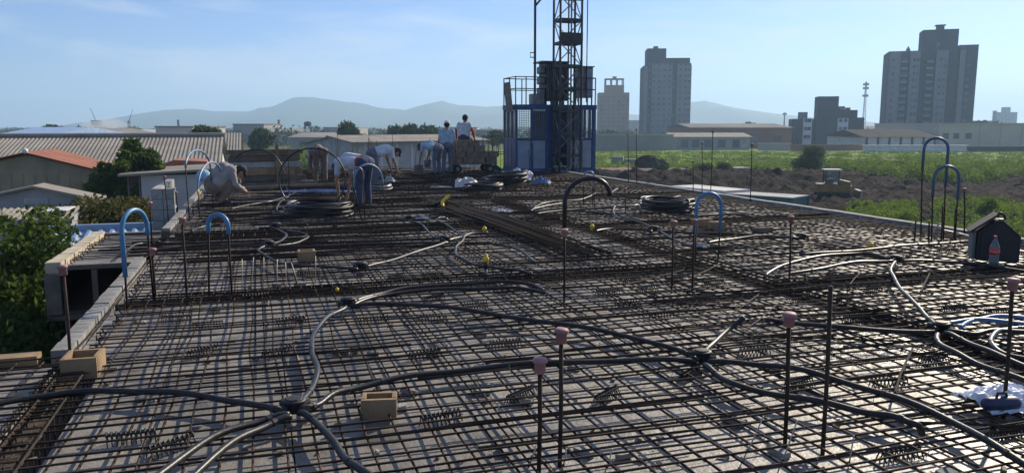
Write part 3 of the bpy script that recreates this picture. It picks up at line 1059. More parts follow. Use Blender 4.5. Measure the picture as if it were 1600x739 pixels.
# middle tower
d = 400
t2 = thing('tower_block', 'tall blue grey tower block with stepped top in the middle distance', 'tower block', (at(1042, 200, d).x, d, GZ), R(-5))
def c2_(p0, p1, ytop, m, y0, y1, nm):
    return MB().box((X(p0, 1042), y0, 0), (X(p1, 1042), y1, zt(ytop))).build(nm, m, t2)
c2_(1004, 1077, 103, M['towerdark'], 0, 22, 'wall')
c2_(1012, 1075, 90.5, M['towerdark'], 2, 20, 'upper_wall')
c2_(1010, 1039, 75, M['towerdark'], 3, 18, 'lift_core')
c2_(1017, 1048, 100, M['tower'], -1.2, -0.01, 'facade_strip')
c2_(1055, 1076, 100, M['tower'], -1.2, -0.01, 'facade_strip')
c2_(1004.5, 1011, 104, M['tower'], -0.6, -0.01, 'facade_strip')
mb = MB(); mb.box((X(1021, 1042), 8, zt(75)), (X(1028, 1042), 11, zt(70))); mb.build('roof_tank', M['towerdark'], t2)
zs = [4 + 2.8 * k for k in range(13)]
wins(t2, [X(p, 1042) for p in (1020, 1028, 1036, 1044, 1060, 1068, 1073)], zs, 1.1, 1.1, -1.27)
wins(t2, [X(p, 1042) for p in (1014, 1051)], zs, 1.4, 1.3, -0.07)

# left tower, pinkish, with an open frame on its roof
d = 560
t3 = thing('tower_block', 'shorter beige tower block with open roof frame beside the hoist', 'tower block', (at(958, 200, d).x, d, GZ), R(-3))
def c3_(p0, p1, ytop, m, y0, y1, nm):
    return MB().box((X(p0, 958), y0, 0), (X(p1, 958), y1, zt(ytop))).build(nm, m, t3)
c3_(935, 982, 145, M['towerbeige'], 0, 18, 'wall')
c3_(945, 974, 133, M['towerbeige'], 2, 14, 'upper_wall')
mb = MB()
for p_ in (946, 955, 964, 973):
    for y_ in (2.5, 13):
        mb.box((X(p_, 958) - .35, y_, zt(133)), (X(p_, 958) + .35, y_ + .7, zt(124)))
mb.box((X(945, 958), 2.4, zt(124) + .003), (X(974, 958), 13.8, zt(122.5)))
mb.build('roof_frame', M['towerbeige'], t3)
mb = MB(); mb.box((X(957, 958), 6, zt(122.4)), (X(963, 958), 9, zt(119))); mb.build('roof_tank', M['towerbeige'], t3)
zs = [4 + 2.9 * k for k in range(9)]
wins(t3, [X(p, 958) for p in (939, 944, 950, 958, 966, 973)], zs, 1.6, 1.3)
me = MB().box((0, 0, 0), (X(980, 976), 1.6, 1.1)).mesh('balcony'); me.materials.append(M['towerbeige'])
for z in zs:
    place('balcony', me, None, t3, (X(977, 958), -1.65, z - 1.3))

# low-rise flats right of the small tree
d = 285
t4 = thing('low_rise_flats', 'low-rise grey flats with pale window bays and a tall stair core', 'apartment', (at(1292, 200, d).x, d, GZ), R(-15))
def c4_(p0, p1, ytop, m, y0, y1, nm):
    return MB().box((X(p0, 1292), y0, 0), (X(p1, 1292), y1, zt(ytop))).build(nm, m, t4)
c4_(1240, 1276, 186, M['towerdark'], 0, 14, 'wall')
c4_(1307, 1345, 184, M['towerdark'], 0, 14, 'wall')
c4_(1276.2, 1306.8, 151, M['towerdark'], -0.5, 9, 'stair_core')
c4_(1257, 1270, 185, M['whitepaint'], -0.6, -0.01, 'window_bay')
c4_(1306.9, 1322, 185, M['whitepaint'], -0.7, -0.01, 'window_bay')
c4_(1308, 1338, 172, M['towerdark'], 5, 11, 'roof_house')
c4_(1252, 1265, 175, M['tower'], 5, 9, 'roof_tank')
c4_(1311, 1320, 166, M['tower'], 6, 9, 'roof_tank')
c4_(1322, 1328, 168, M['towerbeige'], 6, 9, 'roof_tank')
zs = [3.3, 6.2, 9.1]
wins(t4, [X(1261, 1292), X(1266, 1292), X(1311, 1292), X(1318, 1292)], zs, 1.1, 1.2, -0.78)

# walls and sheds along the field
t5 = blk('field_wall', 'long pale boundary wall behind the field right of the hoist', 'wall', 930, 1052, 212, 215, 0.4, M['farwall'])
t5 = blk('field_wall', 'brown boundary wall in front of the low-rise flats', 'wall', 1236, 1349, 228, 212, 0.4, M['towerbeige'])
t5 = blk('field_wall', 'white boundary wall below the dark roofed building', 'wall', 1350, 1511, 229, 205, 0.4, M['whitepaint'])
t5 = blk('field_wall', 'dark low wall at the right edge of the field', 'wall', 1512, 1640, 231, 205, 0.4, M['towerdark'])
t5 = blk('field_wall', 'grey boundary wall below the brown shed', 'wall', 1185, 1235, 226, 215, 0.4, M['farwall'])
t6 = blk('field_shed', 'long brown shed with shallow arched roof behind the field', 'warehouse', 1080, 1238, 193, 260, 40, M['towerbeige'], M['farroof'], 'gable', rh=1.4)
wins(t6, [-12, -4, 4, 12], [3], 3, 2, -0.1)
t6 = blk('field_shed', 'open grey shed with pale lean-to roof at the back of the field', 'warehouse', 1052, 1172, 208, 222, 16, M['wallgrey'], M['asb'], 'gable', rh=1.1)
wins(t6, [-7.6, -4.5, -1, 3, 7], [2.2], 2.0, 2.2, -0.1)
t6 = blk('columned_hall', 'pale hall with dark hipped roof and pilasters under the tall tower', 'warehouse', 1352, 1466, 203, 218, 26, M['wallwhite'], mat('dark_tile_roof', (0.05, 0.045, 0.045), 0.95, spec=0.03, scale=0.3), 'gable', rh=2.0)
for k in range(7):
    MB().box((-9.8 + k * 3.15, -0.25, 0), (-9.3 + k * 3.15, -0.01, t6['_h'] - 2.1)).build('pilaster', M['towerdark'], t6)
t6 = blk('cream_warehouse', 'large plain cream warehouse at the right edge', 'warehouse', 1468, 1660, 194.5, 225, 40, mat('cream_render', (0.52, 0.46, 0.37), 0.9, scale=0.2, var=0.12))
wins(t6, [-15.5, -12.5, -9], [4.3], 1.7, 1.6, -0.08)
for k in range(4):
    MB().box((-6 + k * 6.0, -0.05, 0), (-5.85 + k * 6.0, -0.01, t6['_h'])).build('panel_joint', M['wallgrey'], t6)
# far right skyline
t6 = blk('far_tower', 'small pale tower on the skyline at the right edge', 'tower block', 1563, 1590, 176, 900, 14, M['tower'])
MB().box((-3.5, 3, t6['_h']), (3.5, 9, t6['_h'] + 6)).build('lift_core', M['tower'], t6)
wins(t6, [-7, -3, 1, 5], [6 + 3 * k for k in range(5)], 1.4, 1.5)
t6 = blk('far_chimney', 'slim pale chimney beside the small skyline tower', 'chimney', 1554, 1558, 174, 700, 2.5, M['tower'])
# radio mast
d = 600
mt = thing('radio_mast', 'thin lattice radio mast left of the tall tower', 'mast', (at(1349, 200, d).x, d, GZ))
mb = MB()
zt_ = zt(128)
for a_ in range(3):
    x, y = 1.5 * math.cos(a_ * 2.09), 1.5 * math.sin(a_ * 2.09)
    mb.tube([(x, y, 0), (x * 0.25, y * 0.25, zt_)], 0.22, 4)
for k in range(14):
    f_ = 1 - 0.75 * k / 14
    z = zt_ * k / 14
    mb.tube([(1.5 * f_, 0, z), (-.75 * f_, 1.3 * f_, z + zt_ / 28), (-.75 * f_, -1.3 * f_, z + zt_ / 14)], 0.12, 4)
mb.build('lattice', M['steel'], mt)
for z_ in (0.72, 0.86, 0.93):
    MB().box((-1.6, -1.6, zt_ * z_), (1.6, 1.6, zt_ * z_ + 1.6)).build('antenna', M['steel'], mt)
d = 700
mt = thing('telecom_pole', 'thin pole on the skyline left of the low-rise flats', 'mast', (at(1225, 200, d).x, d, GZ))
MB().tube([(0, 0, 0), (0, 0, zt(176))], [0.8, 0.5], 6).build('pole', M['steel'], mt)
MB().box((-1.4, -1.4, zt(180)), (1.4, 1.4, zt(177))).build('antenna', M['steel'], mt)

# sheds and houses across the left and middle distance
far = [
    (-20, 64, 199, 130, 30, 'bluetin', 'grey blue shed roof on the far left skyline', 'gable'),
    (66, 142, 201, 150, 30, 'farroof', 'pale roofed shed right of the grey blue shed', 'gable'),
    (243, 300, 199.5, 190, 22, 'farroof', 'flat dark building behind the long shed near the hills', 'flat'),
    (364, 412, 195, 330, 25, 'farroof', 'grey factory block with flat roof left of the water tank', 'flat'),
    (405, 458, 201, 300, 25, 'farroof', 'low grey workshop left of the chimney', 'gable'),
    (452, 540, 208, 210, 30, 'farroof', 'low shed with pale walls under the water tank', 'gable'),
    (505, 560, 200, 380, 25, 'farwall', 'pale distant shed left of the tree clump', 'flat'),
    (655, 745, 200, 420, 30, 'farroof', 'distant flat shed behind the two standing workers', 'flat'),
    (745, 790, 204, 320, 30, 'farwall', 'distant shed just left of the hoist', 'flat'),
    (1080, 1130, 195, 420, 25, 'farroof', 'distant shed right of the middle tower', 'gable'),
    (1345, 1392, 197, 420, 25, 'farroof', 'distant shed left of the tall tower', 'gable'),
    (1505, 1560, 190, 420, 25, 'farwall', 'distant shed right of the tall tower', 'flat'),
    (982, 1004, 189, 650, 20, 'bluetin', 'small blue distant building between the two left towers', 'flat'),
    (160, 240, 203, 260, 25, 'farwall', 'pale distant shed behind the long shed left of the cranes', 'gable'),
]
for x0, x1, yt, d_, dp, mm, lb, rf in far:
    t7 = blk('far_shed', lb, 'warehouse', x0, x1, yt, d_, dp, M['farwall'], M[mm], rf)
    k = max(2, int(t7['_w'] / 7))
    wins(t7, [(-0.5 + (i + 0.5) / k) * t7['_w'] for i in range(k)], [2.4], 2.2, 1.6, -0.1)
# long warehouse with sloping pale roof behind the workers
d = 120
a0, a1 = at(552, 221, 105), at(760, 207, 122)
wr = thing('long_warehouse', 'long warehouse with pale roof edge behind the bending workers', 'warehouse', (a0.x, a0.y, GZ), math.atan2(a1.y - a0.y, a1.x - a0.x))
Lw = math.hypot(a1.x - a0.x, a1.y - a0.y)
hw = a0.z - GZ
mb = MB(); mb.prism([(0.5, 0), (12, 0), (12, hw - .3), (6, hw + .5), (0.5, hw - .3)], 0, 0, Lw); mb.build('wall', M['wallgrey'], wr)
for (y0_, z0_, y1_, z1_) in ((-0.4, hw - .3, 6, hw + .55), (6, hw + .55, 12.4, hw - .3)):
    mb = MB(); mb.v = [(-.5, y0_, z0_), (Lw + .5, y0_, z0_), (Lw + .5, y1_, z1_), (-.5, y1_, z1_)]; mb.f = [(0, 1, 2, 3)]
    o = mb.build('roof', M['asb'], wr); s_ = o.modifiers.new('t', 'SOLIDIFY'); s_.thickness = 0.2
for k in range(9):
    MB().box((2 + k * Lw / 9.2, 0.42, 0), (2.4 + k * Lw / 9.2, 0.495, hw - .4)).build('pilaster', M['wallwhite'], wr)
# water tank on legs, chimneys, frame, cranes
d = 300
tk = thing('water_tank', 'dark water tank on tall legs on the left skyline', 'water tank', (at(481, 200, d).x, d, GZ))
mb = MB()
for sx in (-1, 1):
    for sy in (-1, 1):
        mb.box((sx * 1.15 - .12, sy * 1.15 - .12, 0), (sx * 1.15 + .12, sy * 1.15 + .12, zt(198)))
mb.box((-1.2, -1.2, zt(199.5)), (1.2, 1.2, zt(199)))
mb.build('leg_frame', M['darksteel'], tk)
MB().lathe([(1.3, 0), (1.4, .1), (1.4, 1.6), (0.3, 2.0)], 12, (0, 0, zt(198))).build('tank', M['darksteel'], tk)
for x_, yt, d_, lb in ((436, 189, 420, 'slim dark chimney left of the water tank'), (279, 189, 420, 'slim dark chimney on the skyline above the long shed')):
    d = d_
    ch = thing('chimney', lb, 'chimney', (at(x_, 200, d).x, d, GZ))
    MB().tube([(0, 0, 0), (0, 0, zt(yt))], [0.75, 0.55], 8).build('stack', M['towerdark'], ch, True)
    MB().tube([(0, 0, zt(yt) + .004), (0, 0, zt(yt) + 0.5)], [0.7, 0.7], 8).build('rim', M['towerdark'], ch)
for x_, jx, jy, d_, lb in ((151, 143, 169, 620, 'far crane with dark cabin above the smoke'), (202, 210, 170, 680, 'far slim crane right of the smoke')):
    d = d_
    cn = thing('crane', lb, 'crane', (at(x_, 200, d).x, d, GZ))
    MB().tube([(0, 0, 0), (0, 0, zt(188))], 0.6, 4).build('mast', M['darksteel'], cn)
    MB().tube([(0, 0, zt(190)), ((jx - x_) * d / F, 0, zt(jy))], [0.3, 0.15], 4).build('jib', M['darksteel'], cn)
    if x_ == 151:
        MB().box((-3.2, -2, zt(196)), (3.2, 2, zt(188))).build('cabin', M['towerdark'], cn)
    else:
        MB().box((-1, -1, zt(197)), (1, 1, zt(190))).build('cabin', M['towerdark'], cn)

# distant trees one can tell apart
for i, (x_, yt, d_, rx, lb) in enumerate((
        (548, 188, 150, 2.6, 'big dark tree clump on the skyline behind the bending worker'),
        (615, 195, 170, 1.6, 'small tree left of the wide tree row on the skyline'),
        (640, 194, 165, 2.4, 'middle tree of the row left of the standing workers'),
        (664, 193, 160, 2.6, 'rightmost tree of the row left of the standing workers'),
        (778, 203, 190, 2.2, 'dim tree just left of the hoist'),
        (85, 196, 210, 2.6, 'small tree over the sheds on the far left skyline'),
        (130, 196, 215, 2.4, 'small tree over the sheds left of the crane'),
        (1545, 188, 330, 5.0, 'dim tree clump over the cream warehouse'),
        (1522, 190, 330, 4.0, 'dim tree beside the tall tower'),
        (1170, 190, 420, 4.5, 'dim tree behind the brown shed'),
        (405, 200, 150, 2.4, 'dim tree near the grey factory block'))):
    p = at(x_, yt, d_)
    h = p.z - GZ
    tree('broadleaf_tree', lb, (p.x, d_, GZ), rx, rx, h * 0.36, h * 0.66, 1500, 0.014 * d_ * 0.22 + 0.12, M['leaf_dark'], 12, 40 + i, 0.2, 0.5)

# scrub and far woodland that reads as one mass
cl = []
for i in range(420):
    d_ = random.uniform(260, 900)
    x_ = random.uniform(-60, 1680)
    p = at(x_, 200, d_)
    s_ = random.uniform(2.0, 4.5)
    cl.append((p.x, d_, GZ + s_ * 0.7, s_ * random.uniform(1, 3), s_, s_ * random.uniform(.6, 1.0)))
o = place('far_scrub', leaf_mesh('far_scrub', cl, 42000, 0.9), M['leaf_dark']); tag(o, 'dim belt of trees and scrub across the far plain', 'woodland', kind='stuff')

cl = []
for i in range(260):
    x_ = random.uniform(345, 500); d_ = random.uniform(95, 170)
    p = at(x_, 220, d_)
    hgt = 0.9 + (1.6 if 400 < x_ < 480 else 0.2) * random.random()
    cl.append((p.x, d_, GZ + hgt * 0.5, 1.6, 1.6, hgt))
for i in range(70):
    x_ = random.uniform(330, 362); d_ = random.uniform(50, 90)
    p = at(x_, 220, d_)
    cl.append((p.x, d_, GZ + 0.6, 0.9, 0.9, 1.1))
o = place('weeds', leaf_mesh('weeds', cl, 26000, 0.20), M['leaf_lit']); tag(o, 'bright green weeds on the vacant lot left of centre', 'weeds', kind='stuff')

# field grass tufts and the tall weeds at the right
cl = []
for i in range(1500):
    d_ = 124 + 80 * random.random() ** 1.5
    x_ = random.uniform(925, 1660)
    p = at(x_, 240, d_)
    cl.append((p.x, d_, GZ + 0.55, random.uniform(.5, 1.6), random.uniform(.5, 1.6), random.uniform(.15, .5)))
o = place('grass', leaf_mesh('grass', cl, 45000, 0.22), M['leaf_lit']); tag(o, 'green grass covering the open field', 'grass', kind='stuff')
cl = []
for i in range(300):
    x_ = random.uniform(1288, 1660); d_ = random.uniform(90, 128)
    lim = float(np.interp(x_, [1288, 1330, 1480, 1560, 1600, 1660], [120, 104, 92, 92, 100, 92]))
    if d_ < lim:
        continue
    p = at(x_, 260, d_)
    hgt = random.uniform(0.8, 1.35) * (1.25 if 1400 < x_ < 1480 else 1.0)
    cl.append((p.x, d_, GZ + hgt * 0.8, random.uniform(.8, 1.6), random.uniform(.8, 1.6), hgt))
o = place('tall_weeds', leaf_mesh('tall_weeds', cl, 52000, 0.17), M['leaf_lit']); tag(o, 'tall green weeds behind the yellow loader', 'weeds', kind='stuff')
cl = []
for i in range(240):
    x_ = random.choice((random.uniform(1335, 1425), random.uniform(1455, 1680), random.uniform(1455, 1680)))
    d_ = random.uniform(52, 62) if x_ < 1430 else random.uniform(44, 66)
    p = at(x_, 330, d_)
    hgt = random.uniform(0.35, 0.7)
    cl.append((p.x, d_, GZ + 0.6 + hgt * 0.5, random.uniform(.4, .9), random.uniform(.4, .9), hgt))
o = place('low_weeds', leaf_mesh('low_weeds', cl, 30000, 0.10), M['leaf_lit']); tag(o, 'low green weeds beyond the right edge of the deck', 'weeds', kind='stuff')
for i, (x_, y_, d_, r_, lb, mm) in enumerate((
        (1257, 250, 112, 2.9, 'dense dark tree at the edge of the field left of the loader', 'leaf_dark'),
        (1032, 262, 112, 1.3, 'dark round bush beside the concrete pieces in the field', 'leaf_dark'),
        (1100, 265, 108, 1.6, 'low green bush at the front of the field', 'leaf'),
        (1130, 262, 112, 1.3, 'small green bush near the flat concrete slab', 'leaf'),
        (1056, 272, 104, 1.2, 'low dark bush on the dirt bank', 'leaf'),
        (1545, 322, 56, 1.0, 'leafy shrub behind the black house-shaped box', 'leaf_lit'),
        (1350, 330, 60, 0.8, 'small grey green shrub beyond the deck kerb', 'leaf'))):
    p = at(x_, y_, d_)
    hh = p.z - GZ
    tree('bush' if i else 'broadleaf_tree', lb, (p.x, d_, GZ), r_, r_, 2.0 if i == 0 else max(0.7, r_ * 0.6), 2.75 if i == 0 else max(0.9, hh), 6500 if i == 0 else 2200, 0.13 if d_ > 80 else 0.09, M[mm], 14, 70 + i, 0.12, 0.5, cat='tree' if i == 0 else 'bush')

# concrete pieces lying in the field
for i, (x0, x1, yt, yb, lb) in enumerate(((955, 974, 244, 256, 'squarish concrete piece nearest the hoist in the field'),
        (977, 997, 248, 258, 'flat concrete piece second from the hoist'), (998, 1019, 252, 261, 'pale flat concrete piece third from the hoist'),
        (1145, 1178, 261, 271, 'flat grey concrete slab beside the bushes in the field'))):
    d_ = 7.0 * F / (yb - HOR) * 0.985
    a = at(x0, yb, d_); b_ = at(x1, yt, d_)
    w_ = b_.x - a.x; h_ = b_.z - a.z
    t = thing('concrete_piece', lb, 'concrete', ((a.x + b_.x) / 2, d_, a.z - 0.1), R(12 * (i - 1)))
    MB().box((-w_ / 2, 0, 0), (w_ / 2, w_ * 0.7, h_)).build('slab', M['kerb'], t, bevel=0.12)
    MB().box((-w_ / 2 + .2, 0.15, -0.25), (w_ / 2 - .2, w_ * 0.7 - .15, -0.004)).build('footing', M['kerb'], t)
for i, (x_, y_, d_, r_, lb) in enumerate(((1013, 258, 125, 1.9, 'heap of dark boulders beside the concrete pieces'), (1033, 257, 128, 1.2, 'pointed dark boulder in the field'))):
    p = at(x_, y_, d_)
    mb = MB(); mb.ball((0, 0, 0), r_, 14, 9, (1.1, .9, .8))
    mb.v = [tuple(Vector(q) * (1 + .35 * mnoise.noise(Vector(q) * .9 + Vector((i * 7, 0, 0))))) for q in mb.v]
    tag(mb.build('boulder', M['dirt'], None, False, (p.x, d_, p.z)), lb, 'boulder')
# ================================================================== MACHINES AND CONTAINERS BELOW
def text_mesh(s, size, m, depth=0.004):
    cu = bpy.data.curves.new('lettering', 'FONT')
    cu.body = s
    cu.size = size
    cu.extrude = depth
    cu.align_x = 'CENTER'
    cu.align_y = 'CENTER'
    o = bpy.data.objects.new('tmp', cu)
    COL.objects.link(o)
    bpy.context.view_layer.update()
    me = baked(o)
    me.materials.clear()
    me.materials.append(m)
    return me

def container(label, p0, p1, zt_, m, letters=None):
    a, b_ = Vector(p0), Vector(p1)
    L = (b_ - a).length
    t = thing('shipping_container', label, 'container', (a.x, a.y, GZ), math.atan2(b_.y - a.y, b_.x - a.x), 'site containers')
    h = zt_ - GZ
    mb = MB()
    n = int(L / 0.14)
    for i in range(n + 1):
        x = L * i / n
        y = 0.0 if (i // 2) % 2 else 0.05
        mb.v += [(x, y, 0.15), (x, y, h - 0.12)]
    for i in range(n):
        mb.f.append((2 * i, 2 * i + 2, 2 * i + 3, 2 * i + 1))
    mb.build('side_wall', m, t)
    mb = MB(); mb.box((0.02, 0.06, 0.15), (L - 0.02, 2.4, h - 0.05)); mb.build('body', m, t)
    mb = MB()
    for x in (0.0, L):
        mb.box((x - .08, -.04, 0), (x + .08, .1, h)).box((x - .08, 2.35, 0), (x + .08, 2.46, h))
    mb.box((0.08, -.03, 0.02), (L - .08, .09, .15)).box((0.08, -.03, h - .12), (L - .08, .09, h - 0.01))
    mb.build('frame', m, t)
    mb = MB(); mb.box((-.02, -.02, h - 0.045), (L + .02, 2.44, h + 0.02)); mb.build('roof', M['wallwhite'] if letters is None else M['wallgrey'], t)
    if letters:
        o = place('lettering', text_mesh(letters, 0.42, M['whitepaint']), None, t, (1.05, -0.05, h - 0.38))
        o.rotation_euler = (R(90), 0, 0)
        for x in (L - 1.3, L - 0.75):
            MB().box((x, -.05, h - 1.3), (x + .35, -.005, h - 0.7)).build('window', M['whitepaint'], t)
    return t
q0, q1, q2 = at(1049, 294, 57), at(1131, 302, 52.5), at(1238, 309, 49.2)
q0.z = q1.z = q2.z = 0
container('white container beyond the right edge of the deck', q0, q0 + (q1 - q0) * 1.0, at(1090, 296, 54).z, M['whitepaint'])
container('dark green container with white letters beyond the right edge of the deck', q1 + (q2 - q1) * 0.02, q2, at(1131, 303, 52).z - 0.02, M['green'], 'CAPITAL')

d = 72
lp = at(1300, 316, d)
ld = thing('loader', 'yellow tracked loader standing in the dark soil', 'loader', (lp.x, d, GZ + 0.35), R(-12))
mb = MB(); mb.box((-1.5, -0.75, 0.75), (-0.2, 0.75, 1.55)).box((-0.2, -0.7, 0.75), (1.5, 0.7, 1.45)); mb.build('chassis', M['machine'], ld, bevel=0.08)
mb = MB(); mb.prism([(0.45, 1.452), (1.5, 1.452), (1.42, 1.75), (0.5, 1.95)], 1, -0.5, 0.5); mb.build('engine_hood', M['machine'], ld, bevel=0.05)
cb = MB().box((-0.85, -0.7, 1.552), (0.42, 0.7, 1.6)).build('cab', M['darksteel'], ld)
for x in (-0.75, 0.36):
    for y in (-0.66, 0.66):
        MB().box((x - .05, y - .05, 1.602), (x + .05, y + .05, 2.75)).build('cab_post', M['darksteel'], cb)
MB().box((-0.95, -0.8, 2.753), (0.6, 0.8, 2.87)).build('cab_roof', M['wallwhite'], cb, bevel=0.03)
MB().box((-0.70, -0.62, 1.602), (0.31, -0.60, 2.74)).build('cab_glass', M['pet'], cb)
MB().box((-0.6, -0.3, 1.602), (0.0, 0.3, 2.0)).build('seat', M['rubber'], cb)
for y in (-0.95, 0.95):
    tr = MB()
    pts = [(x, y, z) for x, z in ((-1.3, 0.1), (1.2, 0.1), (1.55, 0.45), (1.2, 0.8), (-1.3, 0.8), (-1.65, 0.45))]
    tr.prism([(p[0], p[2]) for p in pts], 1, y - 0.22, y + 0.22)
    tr = tr.build('track', M['rubber'], ld, bevel=0.08)
    for k in range(5):
        MB().tube([(-1.2 + k * 0.6, y - 0.26, 0.4), (-1.2 + k * 0.6, y + 0.26, 0.4)], 0.2, 10).build('roller', M['darksteel'], tr)
mb = MB()
mb.bar((1.2, -0.8, 1.0), (2.1, -0.8, 0.5), 0.14, 0.2).bar((1.2, 0.8, 1.0), (2.1, 0.8, 0.5), 0.14, 0.2)
mb.build('lift_arm', M['machine'], ld)
bk = MB(); bk.prism([(2.1, 0.1), (2.9, 0.05), (2.2, 0.3), (2.15, 0.85), (2.35, 1.0), (2.05, 1.0), (1.98, 0.6)], 1, -1.15, 1.15)
bk.build('bucket', M['darksteel'], ld)
MB().tube([(0.9, 0.3, 1.8), (0.9, 0.3, 2.3)], 0.05, 6).build('exhaust', M['darksteel'], ld)

# ================================================================== HOIST
fl = at(805, 269, 27.2)
hb = Vector((fl.x, fl.y, 0.0))
H = thing('hoist_cabin', 'blue construction hoist cabin with mesh windows and roof railing', 'hoist', (hb.x, hb.y, 0.02), YAW)
WX, WY, WZ = 3.02, 1.38, 2.36
fr = MB()
for x in (0.04, 0.62, 1.17, 2.02, 2.48, 2.93, WX - 0.04):
    fr.box((x - .04, -.02, 0.14), (x + .04, .06, WZ - .16))
for x in (0.04, WX - 0.04):
    for y in (0.45, 0.9, WY - 0.04):
        fr.box((x - .04, y - .04, 0.14), (x + .04, y + .04, WZ - .16))
fr.build('post_frame', M['bluemetal'], H)
MB().box((1.2, 0.003, 0.15), (1.42, 0.1, WZ - .17)).build('door_jamb', M['bluemetal'], H)
mb = MB(); mb.box((-.02, -.04, 0), (WX + .02, WY + .02, 0.138)); mb.build('floor_frame', M['bluemetal'], H)
mb = MB(); mb.box((-.02, -.04, WZ - 0.158), (WX + .02, WY + .02, WZ)); mb.build('roof_frame', M['bluemetal'], H)
mb = MB(); mb.box((0.09, 0.0, 1.13), (WX - .09, .05, 1.2)).box((-.0, 0.1, 1.13), (.05, WY - .1, 1.2)).box((WX - .05, 0.1, 1.13), (WX, WY - .1, 1.2)); mb.build('mid_rail', M['bluemetal'], H)
def grid(x0, x1, z0, z1, step, r, plane='x', off=0.03):
    g = MB()
    n = int((x1 - x0) / step)
    for i in range(n + 1):
        x = x0 + (x1 - x0) * i / n
        g.bar((x, off, z0) if plane == 'x' else (off, x, z0), (x, off, z1) if plane == 'x' else (off, x, z1), r)
    k = int((z1 - z0) / step)
    for i in range(k + 1):
        z = z0 + (z1 - z0) * i / k
        g.bar((x0, off, z) if plane == 'x' else (off, x0, z), (x1, off, z) if plane == 'x' else (off, x1, z), r)
    return g
for x0, x1 in ((0.09, 0.57), (0.67, 1.12), (2.07, 2.43), (2.53, 2.88)):
    grid(x0, x1, 1.21, WZ - .17, 0.075, 0.014).build('mesh_window', M['steel'], H)
    MB().box((x0 + .003, 0.015, 0.15), (x1 - .003, 0.045, 1.125)).build('door_panel', M['palepanel'], H)
for (y0, y1) in ((0.1, 0.4), (0.5, 0.85), (0.95, WY - .1)):
    grid(y0, y1, 1.21, WZ - .17, 0.075, 0.014, 'y', 0.02).build('mesh_window', M['steel'], H)
    MB().box((0.01, y0, 0.15), (0.035, y1, 1.125)).build('door_panel', M['bluemetal'], H)
    MB().box((WX - .035, y0, 0.15), (WX - .01, y1, 1.125)).build('door_panel', M['bluemetal'], H)
MB().box((0.09, WY - .06, 0.15), (1.1, WY - .02, 1.2)).build('back_panel', M['palepanel'], H)
MB().box((1.1, WY - .06, 0.15), (WX - .09, WY - .02, WZ - .17)).build('back_panel', M['bluemetal'], H)
for x, z in ((0.57, 1.07), (2.44, 1.2)):
    MB().tube([(x, -.05, z), (x, -.1, z), (x + .08, -.1, z)], 0.018, 6).build('door_handle', M['wire'], H)
rl = MB()
Zr = WZ + 0.94
loop = [(0.02, 0.02), (0.02, WY - .02), (WX - .02, WY - .02), (WX - .02, 0.02)]
for x, y in ((0.02, 0.02), (0.4, 0.02), (0.02, 0.7), (0.02, WY - .02), (0.7, WY - .02), (2.1, WY - .02), (WX - .02, WY - .02), (WX - .02, 0.02), (2.25, 0.02)):
    rl.tube([(x, y, WZ + .002), (x, y, Zr)], 0.02, 6)
for z in (Zr, Zr - 0.4):
    for (a_, b_) in ((loop[0], loop[1]), (loop[1], loop[2]), (loop[2], loop[3]), ((0.02, 0.02), (1.1, 0.02)), ((2.25, 0.02), (WX - .02, 0.02))):
        rl.tube([(*a_, z), (*b_, z)], 0.018, 6)
rl.build('railing', M['darksteel'], H)
g = grid(0.05, 0.75, WZ - 0.25, WZ + 0.75, 0.06, 0.02, 'y', -0.1)
g.v = [(p[0] - (p[2] - WZ) * 0.10, p[1], p[2]) for p in g.v]
g.build('tilted_mesh_gate', M['steel'], H)
mb = MB(); mb.box((1.18, 0.1, WZ + .14), (1.97, 0.9, WZ + 1.45)); mc = mb.build('motor_housing', M['darksteel'], H, bevel=0.02)
for k in range(9):
    MB().box((1.22 + k * 0.085, 0.06, WZ + .25), (1.245 + k * 0.085, 0.098, WZ + 1.38)).build('fin', M['steel'], mc)
MB().box((0.98, 0.05, WZ + 1.453), (2.02, 0.95, WZ + 1.5)).build('motor_roof', M['steel'], H)
for k in range(3):
    MB().box((0.98, 0.2, WZ + 0.35 + k * 0.36), (1.176, 0.6, WZ + 0.6 + k * 0.36)).build('motor', M['steel'], H, bevel=0.04)
for x in (1.24, 1.5, 1.66, 1.9):
    MB().box((x - .03, .3, WZ + .002), (x + .03, .5, WZ + .138)).build('motor_mount', M['darksteel'], H)
mb = MB(); mb.box((2.4, 0.15, WZ + .26), (2.96, 0.6, WZ + 1.32)); ec = mb.build('control_cabinet', M['steel'], H, bevel=0.015)
MB().box((2.34, 0.1, WZ + 1.323), (3.0, 0.66, WZ + 1.36)).build('cabinet_lid', M['steel'], ec)
MB().box((2.7, 0.12, WZ + 0.35), (2.92, 0.148, WZ + 1.25)).build('cabinet_door', M['palepanel'], ec)
mb = MB()
for x in (2.43, 2.93):
    for y in (.18, .57):
        mb.box((x - .02, y - .02, WZ + .002), (x + .02, y + .02, WZ + .258))
mb.build('cabinet_leg', M['darksteel'], ec)
mb = MB(); mb.tube([(0.82, 0.3, WZ + .002), (0.82, 0.3, WZ + 4.1)], 0.045, 8).tube([(0.82, 0.3, WZ + 3.95), (1.4, -0.1, WZ + 3.95)], 0.045, 6).tube([(0.82, 0.3, WZ + 3.35), (1.25, 0.0, WZ + 3.92)], 0.035, 6)
mb.tube([(0.82, 0.28, WZ + 1.62), (0.64, 0.28, WZ + 1.62), (0.64, 0.28, WZ + 1.78), (0.82, 0.28, WZ + 1.78)], 0.02, 6)
mb.build('jib_post', M['darksteel'], H)
MB().box((0.7, 0.12, WZ + .003), (1.12, 0.6, WZ + .38)).build('battery_box', M['steel'], H, bevel=0.02)
